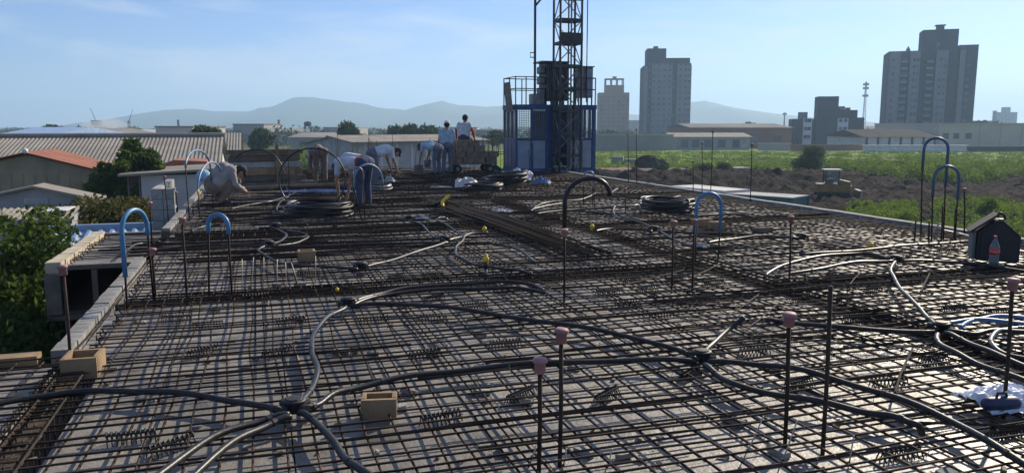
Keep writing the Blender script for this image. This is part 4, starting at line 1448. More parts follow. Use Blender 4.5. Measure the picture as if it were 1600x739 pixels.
MB().tube([(2.68, 0.08, WZ + .1), (2.68, 0.06, WZ + 6), (2.7, 0.1, WZ + 12)], 0.018, 6).build('power_cable', M['black'], H)

ms = thing('hoist_mast', 'dark steel lattice mast rising in front of the blue hoist cabin', 'mast', (hb.x, hb.y, GZ), YAW)
mx0, mx1, my0, my1 = 1.36, 2.14, -0.72, -0.10
ch_me = MB().tube([(0, 0, 0), (0, 0, 17.5)], 0.042, 8).mesh('chord', True); ch_me.materials.append(M['darksteel'])
for x in (mx0, mx1):
    for y in (my0, my1):
        place('chord', ch_me, None, ms, (x, y, 0))
ch2 = MB().tube([(0, 0, 0), (0, 0, 17.5)], 0.03, 6).mesh('guide_rail', True); ch2.materials.append(M['steel'])
for x, y in ((mx0 + .26, my1 + .03), (mx1 - .22, my1 + .03), (mx0 + .44, my0 + .1)):
    place('guide_rail', ch2, None, ms, (x, y, 0))
sec = MB()
sec.bar((mx0 + .05, my0, 0), (mx1 - .05, my0, 0), 0.05, 0.09).bar((mx0 + .05, my1, 0), (mx1 - .05, my1, 0), 0.05, 0.09)
sec.bar((mx0, my0 + .05, 0), (mx0, my1 - .05, 0), 0.05, 0.09).bar((mx1, my0 + .05, 0), (mx1, my1 - .05, 0), 0.05, 0.09)
sec_me = sec.mesh('cross_frame'); sec_me.materials.append(M['darksteel'])
dg1 = MB(); dg1.tube([(mx0 + .05, my0, .06), (mx1 - .05, my0, .70)], 0.02, 5).tube([(mx0 + .05, my1, .70), (mx1 - .05, my1, .06)], 0.02, 5)
dg1.tube([(mx0, my0 + .05, .06), (mx0, my1 - .05, .7)], 0.02, 5).tube([(mx1, my0 + .05, .7), (mx1, my1 - .05, .06)], 0.02, 5)
dg_me = dg1.mesh('diagonal'); dg_me.materials.append(M['steel'])
dg2 = MB(); dg2.tube([(mx1 - .05, my0, .06), (mx0 + .05, my0, .70)], 0.02, 5).tube([(mx1 - .05, my1, .70), (mx0 + .05, my1, .06)], 0.02, 5)
dg2.tube([(mx0, my0 + .05, .7), (mx0, my1 - .05, .06)], 0.02, 5).tube([(mx1, my0 + .05, .06), (mx1, my1 - .05, .7)], 0.02, 5)
dg2_me = dg2.mesh('diagonal'); dg2_me.materials.append(M['steel'])
for k in range(23):
    place('cross_frame', sec_me, None, ms, (0, 0, 0.05 + k * 0.76))
    if k < 22:
        place('diagonal', dg_me if k % 2 else dg2_me, None, ms, (0, 0, 0.05 + k * 0.76))
for z in (5.5 + 2.36 + 2.1, 5.5 + 2.36 + 3.45):
    MB().box((mx0 - .02, my0 - .06, z), (mx1 + .02, my0 - .02, z + .3)).build('tie_plate', M['darksteel'], ms)

# guard frame left of the hoist
gf = thing('guard_frame', 'thin tubular guard frame standing left of the hoist cabin', 'railing', W(*UV(P(755, 268))), YAW)
mb = MB()
for (x0, x1, z1) in ((0.0, 1.05, 1.28), (0.38, 1.02, 1.15)):
    mb.tube([(x0, x0 * .3, 0), (x0, x0 * .3, z1), (x1, x0 * .3, z1), (x1, x0 * .3, 0)], 0.018, 6)
    mb.tube([(x0, x0 * .3, z1 * .55), (x1, x0 * .3, z1 * .55)], 0.015, 6)
mb.build('tube_frame', M['darksteel'], gf)
mb = MB(); mb.prism([(0.4, 0), (1.1, 0), (1.1, 0.3), (0.75, 0.06), (0.4, 0.3)], 1, -0.05, 0.0); mb.build('kick_plate', M['bluemetal'], gf)

# ================================================================== CONDUITS
def wpts(pix, z=0.085):
    return [P(x, y, z) if len(q) == 0 else P(x, y, q[0]) for x, y, *q in pix]

def conduit(label, pix, r=0.019, m='hose', z=0.088, name='conduit', bands=True):
    pts = spline(wpts(pix, z), 6)
    base = pts[0].copy(); base.z = 0
    t = thing(name, label, 'conduit', base, 0, 'electrical conduits on the deck')
    pts = [p - base + Vector((0.014 * mnoise.noise(p * 2.3), 0.014 * mnoise.noise(p * 2.3 + Vector((5, 0, 0))), 0.006 * math.sin(i * 0.7))) for i, p in enumerate(pts)]
    MB().tube(pts, r, 9).build('tube', M[m], t, True)
    if bands and len(pts) > 14:
        for k in range(5, len(pts) - 4, 13):
            dd = (pts[k + 1] - pts[k]).normalized() * 0.012
            MB().tube([pts[k] - dd, pts[k] + dd], r * 1.16, 9).build('tie_band', M['black'], t)
    return t

CN = [
    ('conduit running from the left edge to the front junction box', [(-60, 645), (60, 618), (150, 611), (250, 612), (340, 622), (420, 637), (452, 643)]),
    ('left of the two sunlit conduits leaving the front junction box downwards', [(452, 648), (410, 656), (330, 684), (235, 752)]),
    ('right of the two sunlit conduits leaving the front junction box downwards', [(455, 652), (420, 662), (360, 694), (288, 755)]),
    ('curving sunlit conduit joining the front and second junction boxes', [(465, 636), (488, 606), (496, 575), (487, 545), (490, 522), (512, 495), (540, 480)]),
    ('conduit bending from the front junction box to the bottom edge', [(468, 645), (490, 656), (520, 690), (545, 720), (600, 755)]),
    ('long conduit from the front junction box past the open wooden box to the middle box', [(470, 640), (495, 632), (530, 613), (600, 596), (700, 580), (850, 567), (1000, 562), (1088, 563)]),
    ('conduit arching from the second junction box to the capped rod, lower of the pair', [(550, 478), (600, 460), (700, 452), (780, 450), (830, 452), (856, 460, .06)]),
    ('conduit arching from the second junction box to the capped rod, upper of the pair', [(548, 474), (590, 459), (650, 449), (760, 441), (825, 443), (850, 455, .06)]),
    ('long dark conduit from the second junction box to the middle box', [(552, 478), (620, 474), (720, 483), (850, 503), (960, 520), (1060, 547), (1090, 560)]),
    ('short bright conduit end rising from the middle junction box', [(1100, 557), (1110, 540), (1138, 515, .12), (1163, 495, .22)]),
    ('long conduit from the middle junction box to the lower right corner', [(1105, 565), (1170, 567), (1260, 580), (1380, 615), (1480, 655), (1560, 700), (1640, 745)]),
    ('conduit from the middle junction box ending in a downturned elbow', [(1100, 570), (1120, 585), (1160, 605), (1250, 622), (1340, 640), (1400, 652), (1430, 662), (1440, 676, .03)]),
    ('straight dark conduit from the rod to the right junction box', [(1195, 500), (1230, 503), (1330, 513), (1460, 519)]),
    ('bright curving conduit between the two right-hand junction boxes', [(1464, 514), (1450, 495), (1420, 465), (1400, 440), (1392, 420), (1398, 410)]),
    ('outer conduit looping left from the upper right junction box', [(1195, 432, .05), (1230, 412), (1290, 400), (1350, 396), (1393, 405)]),
    ('inner conduit running left from the upper right junction box', [(1213, 433, .05), (1280, 420), (1340, 410), (1395, 408)]),
    ('conduit running from the upper right junction box under the black box', [(1406, 408), (1470, 408), (1540, 415), (1640, 428)]),
    ('conduit curving from the right junction box towards the white sheet', [(1466, 523), (1468, 535), (1500, 555), (1560, 580), (1640, 610)]),
    ('second conduit from the right junction box to the right edge', [(1477, 520), (1510, 533), (1560, 555), (1640, 586)]),
    ('third conduit from the right junction box to the right edge', [(1478, 517), (1520, 521), (1560, 517), (1650, 519)]),
    ('straight sunlit conduit between two small junction boxes in mid deck', [(570, 418), (610, 407), (660, 391), (697, 378)]),
    ('conduit curling left from the small junction box in mid deck', [(558, 421), (480, 415), (445, 413), (415, 400), (403, 390), (416, 385)]),
    ('short s-shaped conduit above the left small junction box', [(424, 383), (440, 376), (447, 366), (432, 358), (405, 356)]),
    ('thin hooked conduit right of the left small junction box', [(430, 386), (460, 380), (480, 373), (476, 366), (450, 360)]),
    ('wavy conduit going up from the middle small junction box', [(692, 376), (678, 370), (667, 360), (660, 352), (640, 345)]),
    ('short conduit to the yellow plug right of the middle small junction box', [(700, 376), (722, 370), (738, 365), (762, 363)]),
    ('snaking bright conduit to the yellow topped stub', [(695, 340), (682, 343), (700, 353), (722, 368), (724, 374), (712, 388), (715, 400), (740, 412), (770, 418), (800, 421), (832, 428)]),
    ('long grey conduit running from the far deck to the arched rod area', [(830, 331), (880, 328), (960, 336), (990, 345), (1020, 356), (1060, 378), (1098, 388)]),
    ('thin dark conduit left of the pair of wooden blocks', [(930, 362), (960, 357), (1010, 360), (1018, 361)]),
    ('straight conduit right of the dark junction box by the blue arch', [(1028, 362), (1080, 364), (1150, 366), (1248, 372)]),
    ('dark conduit between the blue arch and the far right junction box', [(1105, 380), (1140, 374), (1190, 369), (1244, 370)]),
    ('sunlit conduit curling behind the dark arch', [(880, 318), (838, 325), (830, 330), (848, 318), (905, 312), (930, 303)]),
    ('long sunlit conduit in front of the right coil', [(835, 335), (900, 327), (990, 322), (1030, 315), (1063, 306)]),
    ('curled conduit end left of the right coil', [(965, 295), (955, 303), (975, 308), (1005, 308), (1008, 314), (990, 322)]),
    ('s-shaped conduit left of the right coil', [(962, 322), (958, 330), (965, 340), (985, 346)]),
    ('conduit arcing over the right coil', [(1005, 327), (1035, 316, .2), (1070, 312, .3), (1075, 318, .25), (1050, 332)]),
    ('dark conduit behind the wooden blocks', [(1085, 338), (1130, 335), (1160, 336), (1185, 341)]),
    ('conduit crossing the deck behind the left coil', [(395, 352), (450, 350), (560, 347), (660, 343), (700, 342)]),
    ('long dark conduit from the left coil to the bar bundle', [(545, 337), (600, 333), (660, 331), (720, 332)]),
    ('pale conduit running past the crouching worker', [(360, 327), (400, 318), (432, 313), (470, 297)]),
    ('pale conduit crossing in front of the timber stack', [(432, 330), (437, 316), (452, 305), (444, 290), (420, 280)]),
    ('short conduit on the left balcony', [(196, 396), (200, 390), (215, 382), (232, 379), (250, 377)]),
    ('short hooked conduit near the left kerb', [(300, 362), (310, 356), (330, 352), (345, 351)]),
    ('dark conduit across the left half of the deck', [(232, 392), (330, 382), (430, 386), (560, 382), (700, 379)]),
    ('thin conduit ending at the kerb behind the black box', [(1250, 398), (1330, 392), (1420, 384), (1500, 378), (1525, 380)]),
    ('dark conduit curving below the bar bundle', [(725, 380), (780, 382), (815, 393), (835, 410)]),
]
for lb, pix in CN:
    conduit(lb, pix, 0.019 if max(y for _, y, *_ in pix) > 430 else 0.017)
conduit('blue conduit leaving the right junction box towards the right edge', [(1463, 513), (1490, 503), (1540, 500), (1640, 508)], 0.018, 'bluehose')
conduit('second blue conduit at the right edge above the loops', [(1500, 512), (1530, 497), (1570, 494), (1650, 498)], 0.016, 'bluehose')
conduit('bright loop of conduit at the right edge', [(1650, 514), (1585, 513), (1556, 521), (1550, 535), (1570, 552), (1650, 570)], 0.02)
conduit('short upright conduit stub right of the right junction box', [(1528, 549, .0), (1530, 541, .05), (1534, 537, .1)], 0.018)

JB = [(460, 643, 'round black junction box at the front where five conduits meet'), (1096, 564, 'round black junction box in the middle where four conduits meet'),
      (545, 478, 'round black junction box second from the front at the left'), (1470, 518, 'round black junction box at the right where blue conduit starts'),
      (1400, 409, 'round black junction box left of the black house-shaped box'), (564, 420, 'small black junction box in mid deck left of the yellow stub'),
      (420, 385, 'small black junction box at the left of mid deck'), (694, 377, 'small black junction box right of the long sunlit conduit'),
      (1022, 361, 'small black junction box left of the blue arch with capped rods'), (1252, 373, 'dark flat junction box right of the wooden blocks'),
      (432, 356, 'small junction box behind the left of mid deck'), (640, 344, 'small junction box in front of the left coil')]
jb_me = MB().lathe([(0.055, 0), (0.062, 0.01), (0.062, 0.055), (0.068, 0.058), (0.068, 0.068), (0.05, 0.07)], 12).mesh('box_shell', True)
jb_me.materials.append(M['black'])
jl_me = MB().lathe([(0.048, 0.0705), (0.044, 0.078), (0.01, 0.08)], 12).mesh('lid'); jl_me.materials.append(M['black'])
nb_me = MB().tube([(0.06, 0, 0.03), (0.1, 0, 0.03)], 0.024, 8).mesh('spout'); nb_me.materials.append(M['black'])
for x, y, lb in JB:
    p = P(x, y, 0.06)
    t = thing('junction_box', lb, 'junction box', (p.x, p.y, 0.065), random.uniform(0, 1), 'junction boxes of the conduits')
    place('box_shell', jb_me, None, t)
    place('lid', jl_me, None, t)
    for k in range(4):
        place('spout', nb_me, None, t, None, k * math.pi / 2 + 0.3)

# coils
def coil(label, px_, py_, Rr, loops, r, m='hose', tilt=0, z0=0.07, seed=1, flat=1.0):
    p = P(px_, py_, 0)
    t = thing('conduit_coil', label, 'coil', (p.x, p.y, z0), 0, 'coils of conduit')
    rr = random.Random(seed)
    for k in range(loops):
        R0 = Rr * (1 - 0.10 * (k % 3)) + rr.uniform(-.03, .03)
        zz = r + (k // 3) * r * 2.05 + (k % 3) * 0.004
        cx, cy = rr.uniform(-.03, .03), rr.uniform(-.03, .03)
        pts = [(cx + R0 * math.cos(a), cy + R0 * math.sin(a), zz + 0.02 * math.sin(a * 2 + k) + (tilt * R0 * (1 + math.cos(a)))) for a in [2 * math.pi * i / 40 for i in range(40)]]
        MB().tube(pts, r, 7, closed=True).build('loop', M[m], t, True)
    return t
coil('flat coil of black conduit in front of the bending worker', 498, 341, 0.57, 17, 0.018, seed=2)
coil('tilted coil of black conduit lying by the white bags', 790, 295, 0.55, 14, 0.025, tilt=0.12, seed=3)
coil('flat coil of black conduit under the tilted coil', 757, 300, 0.46, 9, 0.025, seed=4)
coil('flat coil of black conduit left of the blue arch with capped rods', 1043, 334, 0.52, 17, 0.018, seed=5)
coil('small grey coil behind the bending worker', 585, 299, 0.42, 8, 0.017, 'steel', seed=6)

# standing hoops of conduit near the left coil
def hoop(label, cx_, base_y, rad, a0=-90, a1=270, d=None):
    p = P(cx_, base_y, 0)
    t = thing('conduit_hoop', label, 'conduit', (p.x, p.y, 0.06), R(4))
    pts = [(rad * math.cos(R(a)), 0.12 * math.sin(R(a)), rad + 0.02 + rad * math.sin(R(a)) * 0.94) for a in np.linspace(a0, a1, 48)]
    MB().tube(pts, 0.015, 8).build('tube', M['hose'], t, True)
    MB().tube([pts[24], pts[25]], 0.019, 8).build('tie_band', M['black'], t)
    return t
hoop('big upright hoop of black conduit left of the bending worker', 490, 338, 0.60, -125, 220)
hoop('part hoop of dark conduit left of the upright hoop', 402, 322, 0.56, -20, 140)

# ================================================================== UPRIGHT RODS
cap_me = MB().lathe([(0.030, 0), (0.030, 0.055), (0.040, 0.058), (0.040, 0.068), (0.036, 0.078), (0.012, 0.082)], 12).mesh('cap', True)
cap_me.materials.append(M['cap'])
def rod(label, bx, by, tx, ty, cap=True, r=0.010, bz=0.0, name='upright_rod'):
    p = P(bx, by, bz)
    q = at(tx, ty, p.y)
    t = thing(name, label, 'rod', p, 0, 'upright rods')
    q2 = q - p
    top = q2 * (1 - (0.06 / max(q2.length, .3) if cap else 0))
    MB().tube([(0, 0, -0.12), top * 0.5 + Vector((0.004, 0, 0)), top], r, 7).build('bar', M['rust2'], t, True)
    if cap:
        o = place('cap', cap_me, None, t, top - Vector((0, 0, 0.02)))
        s = 0.75 if p.y > 9 else 0.88
        o.scale = (s, s, s)
        o.rotation_euler = (random.uniform(-.1, .1), random.uniform(-.1, .1), 0)
    return t
RODS = [
    ('capped rod standing in the wooden box at the left edge', 110, 565, 98, 412, True), ('short pink capped rod next to the leftmost blue arch', 243, 475, 237, 386, True),
    ('pale capped rod right of the leftmost blue arch', 292, 472, 284, 338, True), ('tall capped rod behind the leftmost blue arch', 238, 400, 234, 313, True),
    ('capped rod in front of the block wall, left one', 264, 350, 256, 273, True), ('short capped rod in front of the block wall', 278, 338, 275, 298, True),
    ('thin rod in front of the block pile', 713, 296, 712, 224, False), ('capped rod carrying the dark arch', 881, 476, 882, 356, True),
    ('capped rod left of the blue arch in mid deck', 1049, 458, 1052, 343, True), ('capped rod standing at the blue arch in mid deck', 1081, 456, 1085, 341, True),
    ('capped rod alone right of the wooden blocks', 1233, 446, 1236, 336, True), ('left one of the two thin rods right of the hoist', 982, 290, 981, 207, True),
    ('right one of the two thin rods right of the hoist', 995, 292, 994, 200, True), ('shortest rod on the kerb by the white container', 1083, 305, 1083, 250, True),
    ('capped rod on the kerb by the white container', 1097, 308, 1097, 221, True), ('tallest capped rod on the kerb above the container join', 1110, 308, 1114, 203, True),
    ('capped rod on the kerb in front of the green container', 1172, 319, 1175, 223, True), ('capped rod on the kerb left of the black box', 1507, 372, 1507, 292, True),
    ('front capped rod, left of the pair at the bottom centre', 841, 745, 844, 556, True), ('front capped rod, right of the pair at the bottom centre', 874, 728, 877, 510, True),
    ('capped rod in the right foreground crossed by conduit', 1226, 708, 1233, 485, True), ('bare rusty rod in the right foreground without cap', 1285, 712, 1298, 447, False),
    ('capped rod at the right edge behind the white sheet', 1568, 652, 1583, 432, True), ('thin rod in front of the right coil', 977, 334, 977, 292, True),
    ('thin rod left of the dark arch top', 926, 322, 926, 286, True), ('thin rod on the kerb left of the black box, first', 1428, 384, 1431, 345, False),
    ('thin rod on the kerb left of the black box, second', 1450, 384, 1452, 347, False), ('thin rod on the kerb left of the black box, third', 1470, 388, 1473, 322, False),
    ('thin rod on the kerb left of the black box, fourth', 1490, 378, 1493, 326, False), ('stout rod by the hoist front left', 828, 276, 826, 232, True),
    ('leaning thin rod at the timber stack', 505, 290, 498, 228, False), ('thin rod at the far right of the timber stack', 452, 298, 450, 232, False),
]
for lb, bx, by, tx, ty, cp in RODS:
    far_ = P(bx, by).y > 12
    rod(lb, bx, by, tx, ty, cp, 0.011 if not far_ else 0.010)
LAND = [(460, 643, 'front junction box'), (1096, 564, 'middle junction box'), (545, 478, 'second junction box at the left'), (1470, 518, 'right junction box with blue conduit'), (1400, 409, 'junction box near the black box'),
        (564, 420, 'small mid deck junction box'), (124, 580, 'open box at the left edge'), (592, 640, 'open box left of centre'), (842, 700, 'left rod of the bottom pair'), (875, 640, 'right rod of the bottom pair'),
        (1226, 690, 'capped rod in the right foreground'), (1285, 700, 'bare rusty rod'), (1575, 640, 'white sack'), (1555, 410, 'cola bottle'), (1049, 458, 'capped rod left of the mid deck blue arch'), (881, 470, 'rod under the dark arch'),
        (1233, 446, 'lone capped rod'), (759, 438, 'yellow topped stub'), (326, 468, 'small bright blue arch'), (480, 405, 'small pine box')]
ORD = ['first', 'second', 'third', 'fourth', 'fifth', 'sixth', 'seventh', 'eighth', 'ninth', 'tenth']
NEAR_SEEN = {}
def near_what(x, y, fam):
    # where a thing lies from the nearest landmark, as someone looking at the photo would say it
    q = P(x, y)
    lx, ly, nm = min(LAND, key=lambda l: (P(l[0], l[1]) - q).length)
    g_ = P(lx, ly)
    dx, dy = q.x - g_.x, q.y - g_.y
    w_ = ('right of' if dx > 0 else 'left of') if abs(dx) > abs(dy) * 0.7 else ('behind' if dy > 0 else 'in front of')
    k_ = (fam, w_, nm)
    NEAR_SEEN[k_] = NEAR_SEEN.get(k_, 0) + 1
    s_ = NEAR_SEEN[k_]
    return (w_ + ' the ' + nm) if s_ == 1 else ORD[s_ - 1] + ' ' + w_ + ' the ' + nm
# thin pale bars sticking up at the left of mid deck and along the beams
DB = [(363, 468, 357, 402), (378, 460, 378, 405), (391, 455, 396, 402), (411, 450, 412, 402), (431, 462, 433, 405), (447, 460, 446, 410), (468, 455, 455, 410), (492, 452, 493, 400),
      (836, 478, 862, 448), (858, 482, 880, 455), (885, 480, 902, 458), (910, 486, 925, 460), (1215, 738, 1246, 656), (1272, 738, 1278, 712), (1324, 736, 1334, 680),
      (1160, 720, 1193, 650), (822, 738, 838, 695), (945, 738, 957, 700), (878, 735, 885, 700), (1262, 450, 1260, 428), (1213, 444, 1210, 432)]
DB.sort(key=lambda e: min((P(e[0], e[1]) - P(l[0], l[1])).length for l in LAND))
for bx, by, tx, ty in DB:
    p = P(bx, by, 0)
    q = at(tx, ty, p.y) - p
    t = thing('dowel_bar', 'thin pale upright bar end ' + near_what(bx, by, 'dowel'), 'rod', p, 0, 'thin bar ends along the beams')
    MB().tube([(0, 0, 0), q * .5 + Vector((.004, .003, 0)), q], 0.0036, 5).build('bar', M['wire'], t, True)
    MB().tube([q * .25 - Vector((0, 0, .004)), q * .25 + Vector((0, 0, .004))], 0.009, 5).build('wire_tie', M['rust2'], t)

# arches: two rods bent into a blue tube
def arch(label, l0, l1, top, r1, r0, m='bluehose', r=0.021, yellow=False, free=False):
    # l0/r0 rod feet, l1/r1 lower tube ends, top = crown of the arch (pixels)
    p = P(*l0, 0); q = P(*r0, 0)
    if free:
        q = Vector((P(*r0, 0).x * p.y / P(*r0, 0).y, p.y, 0))
    t = thing('conduit_arch', label, 'conduit', p, 0, 'arched conduits over rods')
    dl, dr = p.y, q.y
    dm = (dl + dr) / 2
    L = at(*l1, dl); Rr_ = at(*r1, dr); T = at(*top, dm)
    hz = T.z
    wid = Rr_ - L
    zs_ = hz - (Vector((wid.x, wid.y, 0)).length * 0.5) * 1.0
    zs_ = max(zs_, max(L.z, Rr_.z) - 0.05) if zs_ > min(L.z, Rr_.z) else (L.z + Rr_.z) / 2
    pts = [L]
    if zs_ > L.z + 0.06:
        lx = L + (at(l1[0] + (top[0] - (l1[0] + r1[0]) / 2) * 0.2, l1[1], dl) - L); pts.append(Vector((lx.x, lx.y, zs_)))
    lo = pts[-1].copy()
    hi = Rr_.copy(); hi.z = max(hi.z, zs_) if zs_ > Rr_.z + 0.02 else hi.z
    n = 14
    for k in range(1, n):
        a = math.pi * (1 - k / n)
        f_ = (1 - math.cos(math.pi - a)) / 2 if False else (1 + math.cos(a)) / 2
        base = lo.lerp(hi, f_)
        zz = base.z + (hz - (lo.z + hi.z) / 2) * math.sin(a)
        pts.append(Vector((base.x, base.y, zz)))
    pts.append(hi)
    if (hi - Rr_).length > 0.03:
        pts.append(Rr_)
    pts = [x - p for x in pts]
    MB().tube(pts, r, 10).build('tube', M[m], t, True)
    MB().tube([(0, 0, -.1), (L - p) + Vector((0, 0, 0.03))], 0.010, 6).build('bar', M['rust2'], t, True)
    if not free:
        MB().tube([q - p - Vector((0, 0, .1)), (Rr_ - p) + Vector((0, 0, .03))], 0.010, 6).build('bar', M['rust2'], t, True)
    if yellow:
        MB().tube([pts[0], pts[0] * .45 + pts[1] * .55, pts[1] + Vector((0, 0, .02))], r * 1.15, 8).build('yellow_sleeve', M['yellow'], t, True)
    return t
arch('tall blue arched conduit at the balcony form on the left', (199, 488), (196, 433), (209, 328), (231, 368), (241, 474))
arch('small bright blue arch right of the tallest left arch', (326, 468), (326, 364), (340, 335), (357, 366), (363, 470))
arch('tall thin blue grey arch by the crouching worker', (296, 345), (290, 262), (306, 235), (329, 268), (334, 327), 'palebluehose', 0.019)
arch('blue arch with yellow sleeve by the crouching worker', (312, 340), (310, 304), (326, 254), (348, 282), (350, 326), 'palebluehose', 0.02, True)
arch('grey blue arch in front of the bending worker', (554, 345), (552, 296), (575, 257), (598, 287), (603, 340), 'palebluehose', 0.019)
arch('smaller inner arch in front of the bending worker', (569, 350), (551, 290), (560, 262), (567, 284), (571, 349), 'steel', 0.016)
arch('blue arch over the pair of wooden blocks in mid deck', (1086, 412), (1087, 366), (1105, 302), (1125, 362), (1121, 411))
arch('tall dark blue arch against the weeds at the right', (1439, 376), (1441, 266), (1461, 216), (1477, 292), (1474, 379), 'slatehose', 0.02)
arch('lower blue arch against the weeds at the right', (1456, 382), (1457, 308), (1478, 260), (1496, 313), (1492, 384), 'slatehose', 0.02)
arch('big dark arch of conduit over the capped rod in mid deck', (882, 470), (882, 362), (918, 279), (953, 306), (956, 470), 'hose', 0.022, False, True)
arch('small pale blue arch right of the hoist foot', (911, 322), (912, 290), (920, 268), (928, 290), (929, 322), 'palebluehose', 0.019)
# ================================================================== SMALL THINGS ON THE DECK
SP = [(275, 503), (325, 513), (320, 556), (205, 692), (270, 706), (435, 558), (455, 508), (665, 561), (690, 662), (680, 471), (742, 483), (676, 503), (790, 544), (950, 626), (815, 626), (905, 432),
      (985, 441), (1012, 456), (950, 461), (982, 481), (1058, 441), (1032, 498), (1115, 446), (1255, 471), (1180, 556), (1080, 592), (1250, 607), (1390, 606), (1460, 571),
      (1408, 718), (1580, 682), (1130, 396), (1560, 494), (1340, 506), (1365, 459), (1300, 432), (620, 437), (676, 434), (482, 431), (500, 456), (860, 443), (1100, 470), (1490, 488),
      (1320, 402), (1290, 388), (1480, 395), (400, 470), (585, 505)]
sp_me = []
for s_ in range(3):
    mb = MB()
    rr = random.Random(s_)
    n = 9 + s_
    mb.bar((-0.12, 0, 0.052), (0.12, 0, 0.052), 0.008, 0.012).bar((-0.12, 0.025, 0.05), (0.12, 0.025, 0.05), 0.006)
    for k in range(n):
        x = -0.115 + 0.23 * k / (n - 1)
        mb.bar((x, 0, 0.046), (x + 0.006, -0.022, 0.0), 0.0055).bar((x, 0.025, 0.046), (x, 0.045, 0.0), 0.0055).tube([(x, -.004, .052), (x, 0.01, .068), (x, 0.029, .05)], 0.005, 4)
    me = mb.mesh('rebar_spacer'); me.materials.append(M['black'])
    sp_me.append(me)
SP.sort(key=lambda e: min((P(*e) - P(l[0], l[1])).length for l in LAND))
for i, (x, y) in enumerate(SP):
    p = P(x, y, 0.0)
    o = place('rebar_spacer', sp_me[i % 3], None, None, (p.x, p.y, 0.001), YAW + random.choice((0, 0, 0.25, -0.2, 0.6)))
    tag(o, 'black comb spacer ' + near_what(x, y, 'spacer'), 'spacer', 'plastic spacers under the rebar')

def open_box(label, bx, by, w_, l_, h_, yaw, m='wood', z=0.0):
    p = P(bx, by, z)
    t = thing('wooden_box', label, 'box', p, yaw, 'open wooden boxes on the deck')
    th = 0.025
    for lo, hi in (((-w_ / 2, 0, 0), (w_ / 2, th, h_)), ((-w_ / 2, l_ - th, 0), (w_ / 2, l_, h_ - .004)),
                   ((-w_ / 2 + .002, th + .001, 0), (-w_ / 2 + th, l_ - th - .001, h_ + .003)), ((w_ / 2 - th, th + .001, 0), (w_ / 2 + .002, l_ - th - .001, h_ + .003))):
        MB().box(lo, hi).build('board', M[m], t, bevel=0.002)
    return t
open_box('open pine box with a rod in it at the left edge', 124, 592, 0.215, 0.25, 0.135, YAW - .05, z=0.03)
open_box('open pine box on the grid at the bottom left of centre', 592, 654, 0.195, 0.15, 0.11, YAW - .2, z=0.03)
open_box('small pine box in mid deck near the left small junction box', 480, 411, 0.20, 0.2, 0.14, YAW, z=0.03)
for i, (x, y, w_, lb) in enumerate(((1104, 357, .22, 'left one of the two pale blocks under the blue arch'), (1124, 362, .22, 'right one of the two pale blocks under the blue arch'),
                                    (1197, 365, .3, 'dark low block right of the two pale blocks'), (1020, 291, .25, 'small dark block on the kerb behind the right coil'))):
    p = P(x, y, 0.03)
    t = thing('hollow_block', lb, 'block', p, YAW + .1 * i, 'loose blocks on the deck')
    m_ = M['wood'] if i < 2 else M['brownblock']
    h_ = .15 if i < 2 else .09
    for lo, hi in (((-w_ / 2, 0, 0), (w_ / 2, .025, h_)), ((-w_ / 2, .115, 0), (w_ / 2, .14, h_)), ((-w_ / 2, .026, 0), (-w_ / 2 + .025, .114, h_)), ((w_ / 2 - .025, .026, 0), (w_ / 2, .114, h_)), ((-.012, .026, 0), (.012, .114, h_))):
        MB().box(lo, hi).build('web', m_, t)

# yellow plugs and the yellow topped stub
for x, y, lb in ((757, 365, 'small yellow plug at the end of the short conduit'), (925, 361, 'small yellow plug left of the capped rods'), (1360, 391, 'small yellow plug on the conduit left of the black box'), (527, 459, 'tiny yellow plug beside the second junction box')):
    p = P(x, y, 0.05)
    t = thing('yellow_plug', lb, 'plug', (p.x, p.y, 0.065), 0.4, 'yellow plugs')
    s = 1.0 if y < 450 else 0.5
    MB().lathe([(0.024 * s, 0), (0.026 * s, .03 * s), (0.036 * s, .032 * s), (0.036 * s, .07 * s), (0.02 * s, .085 * s)], 10).build('body', M['yellow'], t, True)
    MB().lathe([(0.012 * s, .0855 * s), (0.012 * s, .1 * s)], 8).build('tip', M['yellow'], t)
p = P(759, 438, 0)
t = thing('pipe_stub', 'short upright pipe stub with bright yellow top in mid deck', 'pipe', p)
MB().tube([(0, 0, 0), (0, 0, .13)], 0.02, 10).build('pipe', M['steel'], t, True)
MB().tube([(0, 0, .128), (0.004, 0, .20)], 0.026, 10).build('sleeve', M['black'], t, True)
MB().lathe([(0.03, 0), (0.032, .05), (0.018, .06), (0.018, .085), (.006, .09)], 10, (0.004, 0, .2)).build('yellow_top', M['yellow'], t, True)
p = P(695, 330, 0)
t = thing('cable_heap', 'small dark heap of cut wire with a yellow hose end', 'wire', p)
mb = MB(); rr = random.Random(4)
for k in range(26):
    a = rr.uniform(0, 6.28); b_ = a + rr.uniform(1.5, 4)
    mb.tube([(rr.uniform(.2, .5) * math.cos(a), .22 * math.sin(a), .07), (.1 * math.cos(a + 1), .1 * math.sin(a + 1), .07 + rr.uniform(.03, .12)), (rr.uniform(.2, .45) * math.cos(b_), .22 * math.sin(b_), .07)], 0.008, 4)
mb.build('wire_tangle', M['rust2'], t)
MB().tube(spline([(-.02, -.2, .1), (-.03, -.1, .2), (0.05, 0, .27), (.1, .02, .3)], 4), 0.035, 8).build('hose_end', M['yellow'], t, True)

